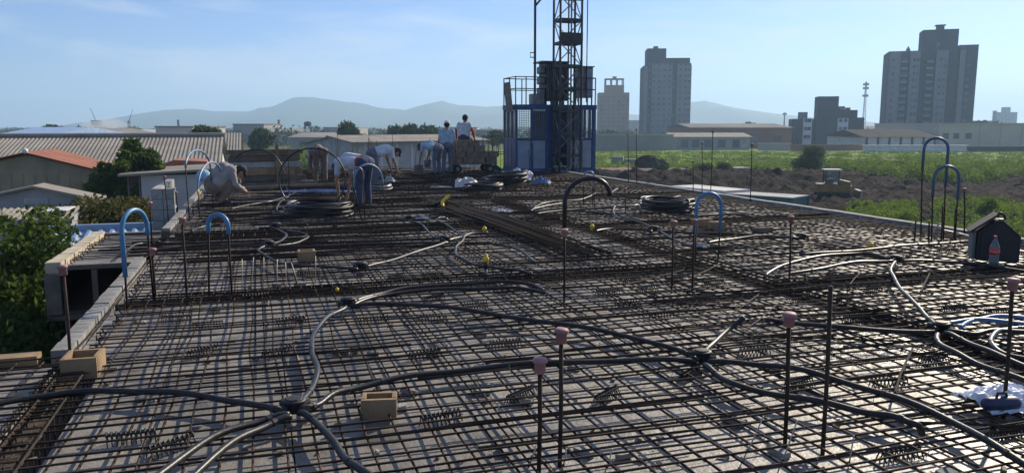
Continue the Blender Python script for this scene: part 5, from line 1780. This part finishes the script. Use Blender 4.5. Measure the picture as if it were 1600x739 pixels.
# timber stack with post at the far left of the deck
tp0, tp1 = W(-0.75, 21.3), W(2.35, 21.9)
ts = thing('timber_stack', 'stack of grey and brown formwork boards with a post behind the left hoops', 'timber', (tp0.x, tp0.y, 0.02), math.atan2(tp1.y - tp0.y, tp1.x - tp0.x))
rr = random.Random(9)
for k, (y0, z0, z1, m_, x0, x1) in enumerate(((0, .90, 1.02, 'greywood', 0, 1.95), (.1, .72, .895, 'steel', .1, 1.9), (0.02, .55, .70, 'steel', .05, 1.9), (-.02, .36, .53, 'wood', .12, 1.7), (0, .2, .345, 'greywood', .3, 2.0),
                                              (-.08, .02, .17, 'greywood', .2, 2.3), (.25, .03, .2, 'steel', 0, 2.1), (.3, .25, .5, 'greywood', .2, 2.0), (.32, .52, .85, 'ply', .1, 1.9), (-.5, .02, .12, 'steel', .3, 3.1))):
    MB().box((x0, y0, z0), (x1, y0 + .05, z1)).build('board', M[m_] if m_ != 'steel' else M['greywood'] if k % 2 else M['block'], ts, bevel=0.004)
for x in (0.02, 1.22, 1.8):
    MB().box((x, -.085 if x == 1.22 else .055, 0), (x + .08, -.025 if x == 1.22 else .095, 1.15 if x == 1.22 else .71)).build('post', M['wood'], ts)
for x, y_ in ((0.6, .5), (1.5, .5)):
    MB().box((x, .06, 0), (x + .08, .24, .5)).build('bearer', M['greywood'], ts)
t = thing('hand_tool', 'blue container on the deck beside the timber stack', 'canister', P(372, 290, 0.05), .3)
MB().box((-.09, -.07, 0), (.09, .07, .24)).build('body', M['bluehose'], t, bevel=.02)
MB().lathe([(.03, .241), (.03, .28), (.02, .285)], 8).build('lid', M['bluehose'], t)

# pile of blocks the worker sits by
bp = P(739, 272, 0)
rows = [(4, 0.0), (4, .19), (3, .39), (3, .58)]
bl = MB()
for lo, hi in (((0, 0, 0), (.38, .03, .19)), ((0, .16, 0), (.38, .19, .19)), ((0, .0301, 0), (.03, .1599, .19)), ((.35, .0301, 0), (.38, .1599, .19)), ((.175, .0301, 0), (.205, .1599, .19))):
    bl.box(lo, hi)
bl_me = bl.mesh('concrete_block'); bl_me.materials.append(M['brownblock'])
cnt = 0
pal = thing('pallet_cart', 'low trolley on small wheels carrying the pile of brown blocks', 'trolley', (bp.x, bp.y, 0.03), YAW)
MB().box((-.75, -.1, .30), (.85, .85, .36)).build('platform', M['greywood'], pal)
for x in (-.55, .62):
    for y in (.02, .72):
        w_ = MB().tube([(x, y - .05, .15), (x, y + .05, .15)], .15, 14).build('wheel', M['rubber'], pal)
        MB().tube([(x, y - .055, .15), (x, y + .055, .15)], .07, 10).build('hub', M['steel'], w_)
for lev in range(4):
    n = (4, 4, 3, 2)[lev]
    for k in range(n):
        for dpt in range(2):
            o = place('concrete_block', bl_me, None, None, None)
            lx = -.75 + k * .40 + (0.1 if lev % 2 else 0) + random.uniform(-.015, .015) + (0 if lev < 3 else .1)
            ly = -.05 + dpt * .4 + random.uniform(-.02, .02)
            q = W(lx, ly)
            o.location = (bp.x + q.x, bp.y + q.y, 0.392 + lev * .192)
            o.rotation_euler = (0, 0, YAW + random.uniform(-.05, .05))
            tag(o, ('front' if dpt == 0 else 'rear') + ' brown block, ' + ORD[k] + ' from left in the ' + ('bottom', 'second', 'third', 'top')[lev] + ' layer of the pile', 'block', 'pile of brown blocks')
            cnt += 1
for x, y, lb in ((656, 276, 'single grey block standing on end near the far edge'), (636, 270, 'small brown block lying flat near the far edge')):
    p = P(x, y, 0)
    t = thing('hollow_block', lb, 'block', p, YAW + .2, 'loose blocks on the deck')
    hh = .38 if x == 656 else .15
    for lo, hi in (((-.13, 0, 0), (.13, .03, hh)), ((-.13, .16, 0), (.13, .19, hh)), ((-.13, .031, 0), (-.10, .159, hh)), ((.10, .031, 0), (.13, .159, hh))):
        MB().box(lo, hi).build('web', M['brownblock'], t)

# crumpled plastic bags and sheets
def crumple(name, label, cat, p, rx, ry, h, m, seed=0, yaw=0.0, peak=(0, 0), n=22, sharp=1.0):
    v, f = [], []
    for j in range(n + 1):
        for i in range(n + 1):
            x, y = -1 + 2 * i / n, -1 + 2 * j / n
            q = Vector((x * 2.3 + seed, y * 2.3, seed * .7))
            dd = math.hypot(x - peak[0], y - peak[1])
            env = max(0, 1 - (dd / 1.05) ** 2.6) ** 0.8
            z = h * env * (0.45 + .9 * abs(mnoise.noise(q * 1.1)) + .5 * abs(mnoise.noise(q * 2.6))) * (0.75 if sharp == 1.0 else 0.9) + 0.03 * abs(mnoise.noise(q * 3)) + .002
            k = 1 + .16 * mnoise.noise(Vector((x * 1.3 + 9 * seed, y * 1.3, 2)))
            v.append((x * rx * k, y * ry * k, z))
    for j in range(n):
        for i in range(n):
            a = j * (n + 1) + i
            f.append((a, a + 1, a + n + 2, a + n + 1))
    me = bpy.data.meshes.new(name)
    me.from_pydata(v, [], f)
    o = place(name, me, m, None, p, yaw)
    s = o.modifiers.new('thickness', 'SOLIDIFY'); s.thickness = 0.004
    return tag(o, label, cat)
crumple('plastic_bag', 'crumpled white bag left of the stacked coils', 'bag', P(735, 292, 0.07), .42, .22, .33, M['bag'], 1, .2, (-.3, 0))
crumple('plastic_bag', 'crumpled white bag behind the stacked coils', 'bag', P(808, 280, 0.07), .5, .3, .36, M['bag'], 2, -.2, (.2, 0))
crumple('plastic_bag', 'clear bag scrap by the bar bundle', 'bag', P(783, 331, 0.08), .2, .1, .05, mat('clear_film', (.34, .36, .40), .5, scale=8, var=.3), 3)
crumple('plastic_bag', 'blue bag in front of the hoist', 'bag', P(845, 287, 0.07), .28, .2, .25, mat('blue_bag', (.10, .16, .30), .5), 4)
crumple('plastic_bag', 'clear bag scrap on the conduit in mid deck', 'bag', P(662, 343, 0.08), .13, .07, .05, mat('clear_film', (.34, .36, .40), .5, scale=8, var=.3), 5)
crumple('plastic_bag', 'pale scrap at the foot of the blue arch in mid deck', 'bag', P(1097, 385, 0.08), .09, .05, .04, mat('clear_film', (.34, .36, .40), .5, scale=8, var=.3), 6)
sheet_m = mat('white_sack', (.66, .70, .80), .6, scale=5, var=.15)
crumple('plastic_sheet', 'white sack sheet with faint writing draped over bars at the right edge', 'sheet', P(1592, 628, 0.07), .31, .16, .085, sheet_m, 7, .15, (-.2, .1), 26, .9)
crumple('plastic_sheet', 'small white rag on the deck behind the timber stack', 'sheet', P(690, 293, 0.07), .28, .08, .03, mat('clear_film', (.34, .36, .40), .5, scale=8, var=.3), 8)
crumple('plastic_sheet', 'blue tarpaulin strip on the deck behind the upright hoop', 'sheet', P(500, 300, 0.07), 1.0, .2, .06, mat('blue_tarp', (.13, .19, .33), .5), 9)
p = P(1563, 642, 0.07)
t = thing('drill_case', 'dark blue round-ended case lying on the white sack', 'case', p, .1)
MB().capsule((-.075, 0, .045), (.075, 0, .045), .04, .04, 12).build('body', mat('navy_plastic', (.02, .03, .08), .5), t, True)
MB().tube([(-.03, 0, .08), (-.025, 0, .105), (.025, 0, .105), (.03, 0, .08)], .008, 6).build('handle', M['black'], t, True)

# black house-shaped box with a lid flap, cola bottle in front
bx = P(1558, 418, 0.0)
hbx = thing('black_box', 'black house-shaped box with a raised lid flap at the right edge', 'box', (bx.x, bx.y, 0.07), R(-22))
hbx.scale = (.92, .92, .92)
pr = [(-.235, 0), (.235, 0), (.235, .33), (.215, .36), (.02, .535), (-.03, .535), (-.235, .36)]
blk_m = mat('black_fabric', (.018, .018, .02), .75, scale=12, var=.3, bump=.3, bscale=60)
MB().prism(pr, 1, 0, .42).build('body', blk_m, hbx, bevel=.012)
MB().prism([(x * .86, z * .86 + .02) for x, z in pr], 1, -.012, -.002).build('front_panel', M['black'], hbx)
mb = MB(); mb.bar((-.33, .2, .36), (-.02, .2, .60), .34, .025); lid = mb.build('lid_flap', blk_m, hbx, bevel=.006)
MB().tube(spline([(-.04, .03, .56), (-.02, .03, .62), (.03, .03, .6), (.05, .03, .545)], 4), .016, 8).build('handle', M['black'], hbx, True)
MB().box((-.02, -.005, .52), (.03, .06, .55)).build('buckle', M['steel'], hbx)
MB().box((-.29, .06, .0), (-.25, .36, .36)).build('side_pocket', mat('grey_fabric', (.16, .17, .16), .8), hbx, bevel=.01)
bq = P(1549, 420, 0.02)
bo = thing('cola_bottle', 'clear plastic cola bottle with red label in front of the black box', 'bottle', (bq.x, bq.y - 0.03, 0.072), 0)
MB().lathe([(.035, 0), (.05, .008), (.052, .05), (.048, .1), (.052, .125), (.052, .19), (.048, .215), (.03, .27), (.015, .295), (.014, .315)], 20).build('bottle_body', M['pet'], bo, True)
MB().lathe([(.0535, .125), (.0535, .19)], 20).build('label', M['red'], bo, True)
MB().lathe([(.017, .3155), (.017, .335), (.015, .337)], 12).build('bottle_cap', M['red'], bo)
lt = text_mesh('Coca-Cola', .034, M['whitepaint'], .0005)
for vtx in lt.vertices:
    a = vtx.co.x / .0545
    r_ = .0545 + vtx.co.z
    h_ = vtx.co.y
    vtx.co = (r_ * math.sin(a), -r_ * math.cos(a), .157 + h_)
place('lettering', lt, None, bo)
# loop of wire at the kerb behind
t = thing('wire_loop', 'pale loop of wire on the kerb left of the black box', 'wire', P(1466, 367, .1), 0)
MB().tube(spline([(-.1, 0, 0), (-.03, 0, .12), (0.02, 0, .16), (.06, 0, .1), (.02, .02, .08), (.3, 0, .02), (.45, 0, -.02)], 5), .012, 6).build('strand', M['wire'], t, True)
MB().tube([(-.02, 0, .10), (.0, 0, .12)], .017, 6).build('knot', M['wire'], t)

# starter bars, clutter and low walls past the far edge of the deck
xs_ = sorted(random.choice((random.uniform(520, 600), random.uniform(520, 690), random.uniform(740, 790))) for _ in range(28))
ORD2 = ORD + ['eleventh', 'twelfth', 'thirteenth', 'fourteenth']
for i, x_ in enumerate(xs_):
    d_ = random.uniform(33, 42)
    p = at(x_, 230, d_)
    t = tag(MB().tube([(0, 0, -3), (random.uniform(-.04, .04), 0, 1.2), (random.uniform(-.08, .08), 0, random.uniform(1.2, 2.0) + .4)], .012, 5).build('starter_bar', M['rust2'], None, True, (p.x, d_, -1.0)), 'thin starter bar beyond the far deck edge, ' + (ORD2[i] + ' from the left' if i < 14 else ORD2[27 - i] + ' from the right'), 'rod', 'starter bars beyond the deck')
fd = thing('neighbouring_deck', 'lower concrete deck of the same site beyond the far edge', 'deck', W(2, 31.2, 0), YAW)
MB().box((-2.6, 0, GZ), (5.9, 14, -1.0)).build('slab', M['block'], fd)
for k in range(9):
    MB().box((-2.4 + k * .95, 1 + (k % 3) * 1.8, -.996), (-2.4 + k * .95 + random.uniform(.4, .9), 1.5 + (k % 3) * 1.8, -.996 + random.uniform(.1, .55))).build('formwork', M['greywood'] if k % 2 else M['block'], fd)
for k in range(6):
    p = P(562 + k * 23 + random.uniform(-5, 5), random.uniform(262, 276), 0)
    tag(MB().box((-.6, -.08, 0), (.6, .08, .04)).build('loose_board', M['greywood'] if k % 2 else M['wood'], None, False, (p.x, p.y, 0.08 + .001 * k), random.uniform(-.5, 1.0), bevel=.004), 'loose board near the far deck edge, ' + ORD[k] + ' from the left', 'board', 'loose boards at the far edge')
p = P(688, 268, 0)
t = thing('bucket', 'dark blue bucket near the far edge left of the standing worker', 'bucket', P(668, 262, 0), 0)
MB().lathe([(.12, 0), (.16, .3), (.17, .31), (.15, .31), (.11, .02)], 14).build('pail', mat('navy_pail', (.03, .06, .17), .5), t, True)
MB().tube(spline([(-.16, 0, .3), (-.1, 0, .42), (.1, 0, .42), (.16, 0, .3)], 4), .006, 5).build('handle', M['wire'], t)

# ================================================================== PEOPLE
def remeshed(mb, voxel, smooth=2):
    o = mb.build('scratch', None)
    rm = o.modifiers.new('r', 'REMESH'); rm.mode = 'VOXEL'; rm.voxel_size = voxel
    sm = o.modifiers.new('s', 'SMOOTH'); sm.factor = .5; sm.iterations = smooth
    bpy.context.view_layer.update()
    me = baked(o)
    me.polygons.foreach_set('use_smooth', [True] * len(me.polygons))
    return me

def mirror(p):
    return Vector((-p[0], p[1], p[2]))

def person(label, base, yaw, J, shirt, trousers, cap, boots='black', long_sleeve=False, sleeve=None, cap_brim=True, voxel=.013, waist=None, scale=1.0):
    t = thing('person', label, 'person', base, yaw)
    t.scale = (scale,) * 3
    V_ = {k: Vector(q) for k, q in J.items()}
    head, neck, chest, pel = V_['head'], V_['neck'], V_['chest'], V_['pelvis']
    hd = (head - neck).normalized()
    face = V_['look'].normalized()
    side = face.cross(hd).normalized()
    up = side.cross(face).normalized()
    b = MB()
    # head and neck
    b.capsule(head - up * .035 + face * .012, head + up * .035 - face * .012, .082, .095, 14)
    b.capsule(head - up * .09 + face * .035, head - up * .06 + face * .05, .045, .05)
    b.capsule(head - up * .01 + face * .098, head - up * .035 + face * .115, .012, .018)
    b.capsule(head - up * .075 + face * .085 - side * .02, head - up * .075 + face * .085 + side * .02, .012, .012)
    for s in (-1, 1):
        b.capsule(head + side * s * .092 + up * .02, head + side * s * .094 - up * .025, .018, .014)
    b.capsule(chest, neck, .075, .058); b.capsule(neck, head - up * .07, .056, .055)
    sh_, tr_, bt_, sl_ = MB(), MB(), MB(), MB()
    for s in ('L', 'R'):
        sh, el, wr_, hip, kn, an, toe = (V_[q + s] for q in ('sh', 'el', 'wr', 'hip', 'kn', 'an', 'toe'))
        b.capsule(hip, sh * .92 + chest * .08, .095, .085)
        b.capsule(sh, el, .054, .042); b.capsule(el, wr_, .042, .028)
        b.capsule(hip, kn, .088, .06); b.capsule(kn, an, .058, .040); b.capsule(an, toe, .042, .034)
        # hand: palm, four fingers curled, thumb from the side of the palm
        fd_ = (wr_ - el).normalized()
        cr_ = fd_.cross(face if abs(fd_.dot(face)) < .9 else up).normalized()
        nrm = cr_.cross(fd_).normalized()
        pm = wr_ + fd_ * .075
        b.capsule(wr_, pm, .028, .034)
        for k in range(4):
            o_ = cr_ * (.030 - .020 * k)
            ln = (.062, .072, .068, .052)[k]
            f0 = pm + o_ + fd_ * .015
            f1 = f0 + fd_ * ln * .55 + nrm * .012
            f2 = f1 + fd_ * ln * .35 + nrm * .028
            b.capsule(f0, f1, .0095, .009); b.capsule(f1, f2, .009, .008)
        th0 = wr_ + fd_ * .03 + cr_ * .03
        th1 = th0 + fd_ * .035 + cr_ * .022 + nrm * .01
        b.capsule(th0, th1, .012, .010); b.capsule(th1, th1 + fd_ * .028 + nrm * .014, .010, .008)
        # clothes
        sh_.capsule(hip * .7 + sh * .3, sh * .9 + chest * .1, .128, .105)
        sh_.capsule(sh, sh.lerp(el, .62), .070, .062)
        if long_sleeve or sleeve:
            (sl_ if sleeve else sh_).capsule(sh.lerp(el, .45), el, .064, .056); (sl_ if sleeve else sh_).capsule(el, el.lerp(wr_, .9), .056, .042)
        tr_.capsule(hip, kn, .112, .082); tr_.capsule(kn, an, .080, .064)
        bt_ = MB(); bt_.capsule(an + Vector((0, 0, .03)), an, .052, .052); bt_.capsule(an - Vector((0, 0, .01)), toe, .052, .045)
        place('boot', remeshed(bt_, .016, 1), M['black'], t)
    b.capsule(pel, chest, .105, .115)
    if sleeve:
        sl_.capsule(V_['shL'], V_['shR'], .05, .05)
    sh_.capsule(pel.lerp(chest, .25), chest, .135, .14); sh_.capsule(chest, chest.lerp(neck, .75), .12, .075)
    tr_.capsule(V_['hipL'], V_['hipR'], .135, .135); tr_.capsule(pel, pel.lerp(chest, .25), .14, .135)
    place('body', remeshed(b, voxel, 1), M['skin'], t)
    place('shirt', remeshed(sh_, .018, 2), shirt, t)
    if sleeve:
        place('sleeves', remeshed(sl_, .018, 1), sleeve, t)
    if waist:
        wm = MB(); wd_ = (chest - pel).normalized()
        wm.capsule(V_['hipL'] + wd_ * .07, V_['hipR'] + wd_ * .07, .128, .128)
        place('waistband', remeshed(wm, .016, 1), waist, t)
    place('trousers', remeshed(tr_, .018, 2), trousers, t)
    c = MB()
    c.capsule(head + up * .045 - face * .018, head + up * .055 - face * .012, .104, .100, 14)
    hairm = MB(); hairm.capsule(head + up * .0 - face * .035, head + up * .03 - face * .03, .092, .098, 12)
    place('hair', remeshed(hairm, .014, 1), M['hair'], t)
    if cap_brim:
        c.capsule(head + up * .05 + face * .09 - side * .05, head + up * .05 + face * .09 + side * .05, .025, .025)
        c.capsule(head + up * .045 + face * .13 - side * .03, head + up * .045 + face * .13 + side * .03, .016, .016)
    place('cap', remeshed(c, .014, 1), cap, t)
    for s in (-1, 1):
        MB().ball(tuple(head + face * .088 + side * s * .034 + up * .012), .011, 8, 6).build('eye', M['hair'], t, True)
    return t

def pose(**k):
    base = dict(pelvis=(0, 0, .95), chest=(0, .02, 1.30), neck=(0, .0, 1.47), head=(0, .03, 1.62), look=(0, 1, 0),
                shL=(-.19, 0, 1.40), elL=(-.25, 0, 1.12), wrL=(-.24, .1, .90), shR=(.19, 0, 1.40), elR=(.25, 0, 1.12), wrR=(.24, .1, .90),
                hipL=(-.10, 0, .92), knL=(-.11, .03, .50), anL=(-.12, 0, .10), toeL=(-.14, .14, .05),
                hipR=(.10, 0, .92), knR=(.11, .03, .50), anR=(.12, 0, .10), toeR=(.14, .14, .05))
    base.update(k)
    return base
cloth = lambda n, c: mat(n, c, .9, scale=9, var=.25, bump=.35, bscale=14)
c_white = cloth('white_shirt', (.46, .52, .58)); c_pale = cloth('pale_blue_shirt', (.30, .42, .54)); c_grey = cloth('grey_shirt', (.27, .26, .26))
c_brown = cloth('brown_jacket', (.16, .13, .11)); c_jean = cloth('dark_jeans', (.035, .05, .10)); c_jean2 = cloth('grey_trousers', (.12, .14, .18))
c_red = cloth('red_shirt', (.42, .05, .04)); c_navy = cloth('navy_cloth', (.03, .045, .09)); c_capw = cloth('white_cap', (.6, .6, .6)); c_capd = cloth('dark_cap', (.025, .03, .04))
c_blue = cloth('light_blue_shirt', (.25, .42, .58))

PZ = 0.07
def on_deck(x, y):
    p = P(x, y, PZ)
    return (p.x, p.y, PZ)
# standing worker seen from behind
person('worker standing with back turned in pale blue shirt and white cap', on_deck(699, 271), R(3), pose(elL=(-.26, .02, 1.13), wrL=(-.27, .05, .9), elR=(.26, .02, 1.13), wrR=(.27, .06, .88)), c_pale, c_jean2, c_capw)
# worker leaning on the block pile
pp = on_deck(723, 268)
person('worker in white shirt over red sleeves sitting on the block pile', (pp[0], pp[1] + .8, .62), R(-12), pose(
    pelvis=(0, 0, .62), chest=(.0, .06, .98), neck=(0, .1, 1.14), head=(.02, .14, 1.29), look=(.45, 1, -.15), shL=(-.19, .06, 1.08), elL=(-.30, .02, .82), wrL=(-.30, .12, .58),
    shR=(.19, .06, 1.08), elR=(.33, 0, .84), wrR=(.36, .1, .6), hipL=(-.1, .02, .60), hipR=(.1, .02, .60), knL=(-.12, .42, .58), knR=(.14, .42, .58), anL=(-.13, .46, .2), anR=(.15, .46, .2), toeL=(-.13, .6, .16), toeR=(.15, .6, .16)),
    c_white, c_jean, c_capd, sleeve=c_red)
# bending worker left of the standing one
bend = pose(pelvis=(0, -.1, .88), chest=(0, .30, .98), neck=(0, .46, .96), head=(0, .58, .88), look=(0, .45, -1), shL=(-.19, .36, .95), elL=(-.23, .42, .68), wrL=(-.19, .50, .42), shR=(.19, .36, .95), elR=(.23, .42, .68), wrR=(.19, .52, .42),
            hipL=(-.10, -.1, .86), hipR=(.10, -.1, .86), knL=(-.12, -.04, .48), knR=(.12, -.04, .48), anL=(-.13, -.06, .1), anR=(.13, -.06, .1), toeL=(-.15, .08, .05), toeR=(.15, .08, .05))
person('worker in pale shirt bending down left of the standing worker', on_deck(681, 273), R(60), bend, c_pale, c_jean2, c_capd)
# front bending worker, head to the left/away, side view, arms to the ground
bendf = dict(bend); bendf.update(chest=(0, .34, .93), neck=(0, .50, .86), head=(0, .58, .74), wrL=(-.15, .46, .22), wrR=(.17, .5, .20), elL=(-.22, .44, .52), elR=(.22, .44, .52), shL=(-.19, .42, .86), shR=(.19, .42, .86))
person('worker in white and red shirt and dark jeans bending over the grid beside the coil', on_deck(566, 323), R(62), bendf, c_white, c_jean, c_navy, waist=c_red)
# worker behind him holding a bag
person('worker in light shirt bending behind with a clear bag in hand', on_deck(588, 292), R(-60), bend, c_white, c_jean2, c_capd, long_sleeve=False)
tag(crumple('plastic_bag', 'x', 'bag', P(609, 284, .1), .15, .1, .2, mat('clear_film', (.34, .36, .40), .5, scale=8, var=.3), 11, .3), 'clear bag hanging from the bending worker’s hand', 'bag')
# brown clad worker by the timber stack
person('worker in brown clothes bent over at the timber stack', on_deck(501, 285), R(20), bendf, c_brown, c_brown, c_brown, long_sleeve=True, cap_brim=False)
# crouching worker on the left
cr_ = pose(pelvis=(0, -.12, .38), chest=(0, .10, .64), neck=(0, .28, .66), head=(0, .38, .57), look=(0, .6, -.8), shL=(-.21, .20, .62), elL=(-.30, .24, .38), wrL=(-.12, .38, .30), shR=(.21, .20, .62), elR=(.30, .24, .38), wrR=(.12, .40, .26),
           hipL=(-.12, -.1, .32), hipR=(.12, -.1, .32), knL=(-.22, .28, .42), knR=(.22, .28, .42), anL=(-.17, .0, .1), anR=(.17, .0, .1), toeL=(-.2, .15, .05), toeR=(.2, .15, .05))
person('worker crouching low in grey hooded top and dark cap by the left arches', on_deck(343, 320), R(-60), cr_, c_grey, c_brown, c_capd, long_sleeve=True, scale=1.12)
t = thing('helmet', 'pale blue helmet hung on the arch behind the crouching worker', 'helmet', at(318, 275, 17.5), R(-30))
MB().lathe([(.15, -.1), (.16, -.02), (.14, .07), (.09, .13), (.02, .15)], 14).build('shell', c_blue, t, True)
MB().lathe([(.19, -.115), (.19, -.102)], 14).build('brim', c_blue, t)

# ================================================================== AIR
hz = MB().box((-EXT - 150, -550, GZ - 1.2), (EXT + 150, EXT + 150, 190)).build('haze', None)
hm = bpy.data.materials.new('air')
hm.use_nodes = True
t_ = hm.node_tree
t_.nodes.clear()
o_ = t_.nodes.new('ShaderNodeOutputMaterial')
pv = t_.nodes.new('ShaderNodeVolumePrincipled')
pv.inputs['Color'].default_value = (0.50, 0.74, 1.0, 1)
pv.inputs['Density'].default_value = 0.00038
pv.inputs['Anisotropy'].default_value = 0.25
t_.links.new(pv.outputs[0], o_.inputs['Volume'])
hz.data.materials.append(hm)
tag(hz, kind='stuff')
# smoke drifting up among the far sheds
sp_ = at(163, 196, 420)
mb = MB(); mb.ball((0, 0, 0), 1, 18, 12, (1, 1, 1))
mb.v = [tuple(Vector((q[0] * 13 * (1 + .5 * mnoise.noise(Vector(q) * 2)), q[1] * 8, q[2] * 4.0 * (1 + .5 * mnoise.noise(Vector(q) * 1.7 + Vector((3, 0, 0))))))) for q in mb.v]
so = mb.build('smoke', None, None, False, (sp_.x, 420, sp_.z - 0.5))
sm_ = bpy.data.materials.new('smoke')
sm_.use_nodes = True
t_ = sm_.node_tree
t_.nodes.clear()
o_ = t_.nodes.new('ShaderNodeOutputMaterial')
pv = t_.nodes.new('ShaderNodeVolumePrincipled')
pv.inputs['Color'].default_value = (0.9, 0.9, 0.9, 1)
pv.inputs['Density'].default_value = 0.05
t_.links.new(pv.outputs[0], o_.inputs['Volume'])
so.data.materials.append(sm_)
tag(so, kind='stuff')
for o in bpy.data.objects:
    for k in ('_w', '_h'):
        if k in o:
            del o[k]
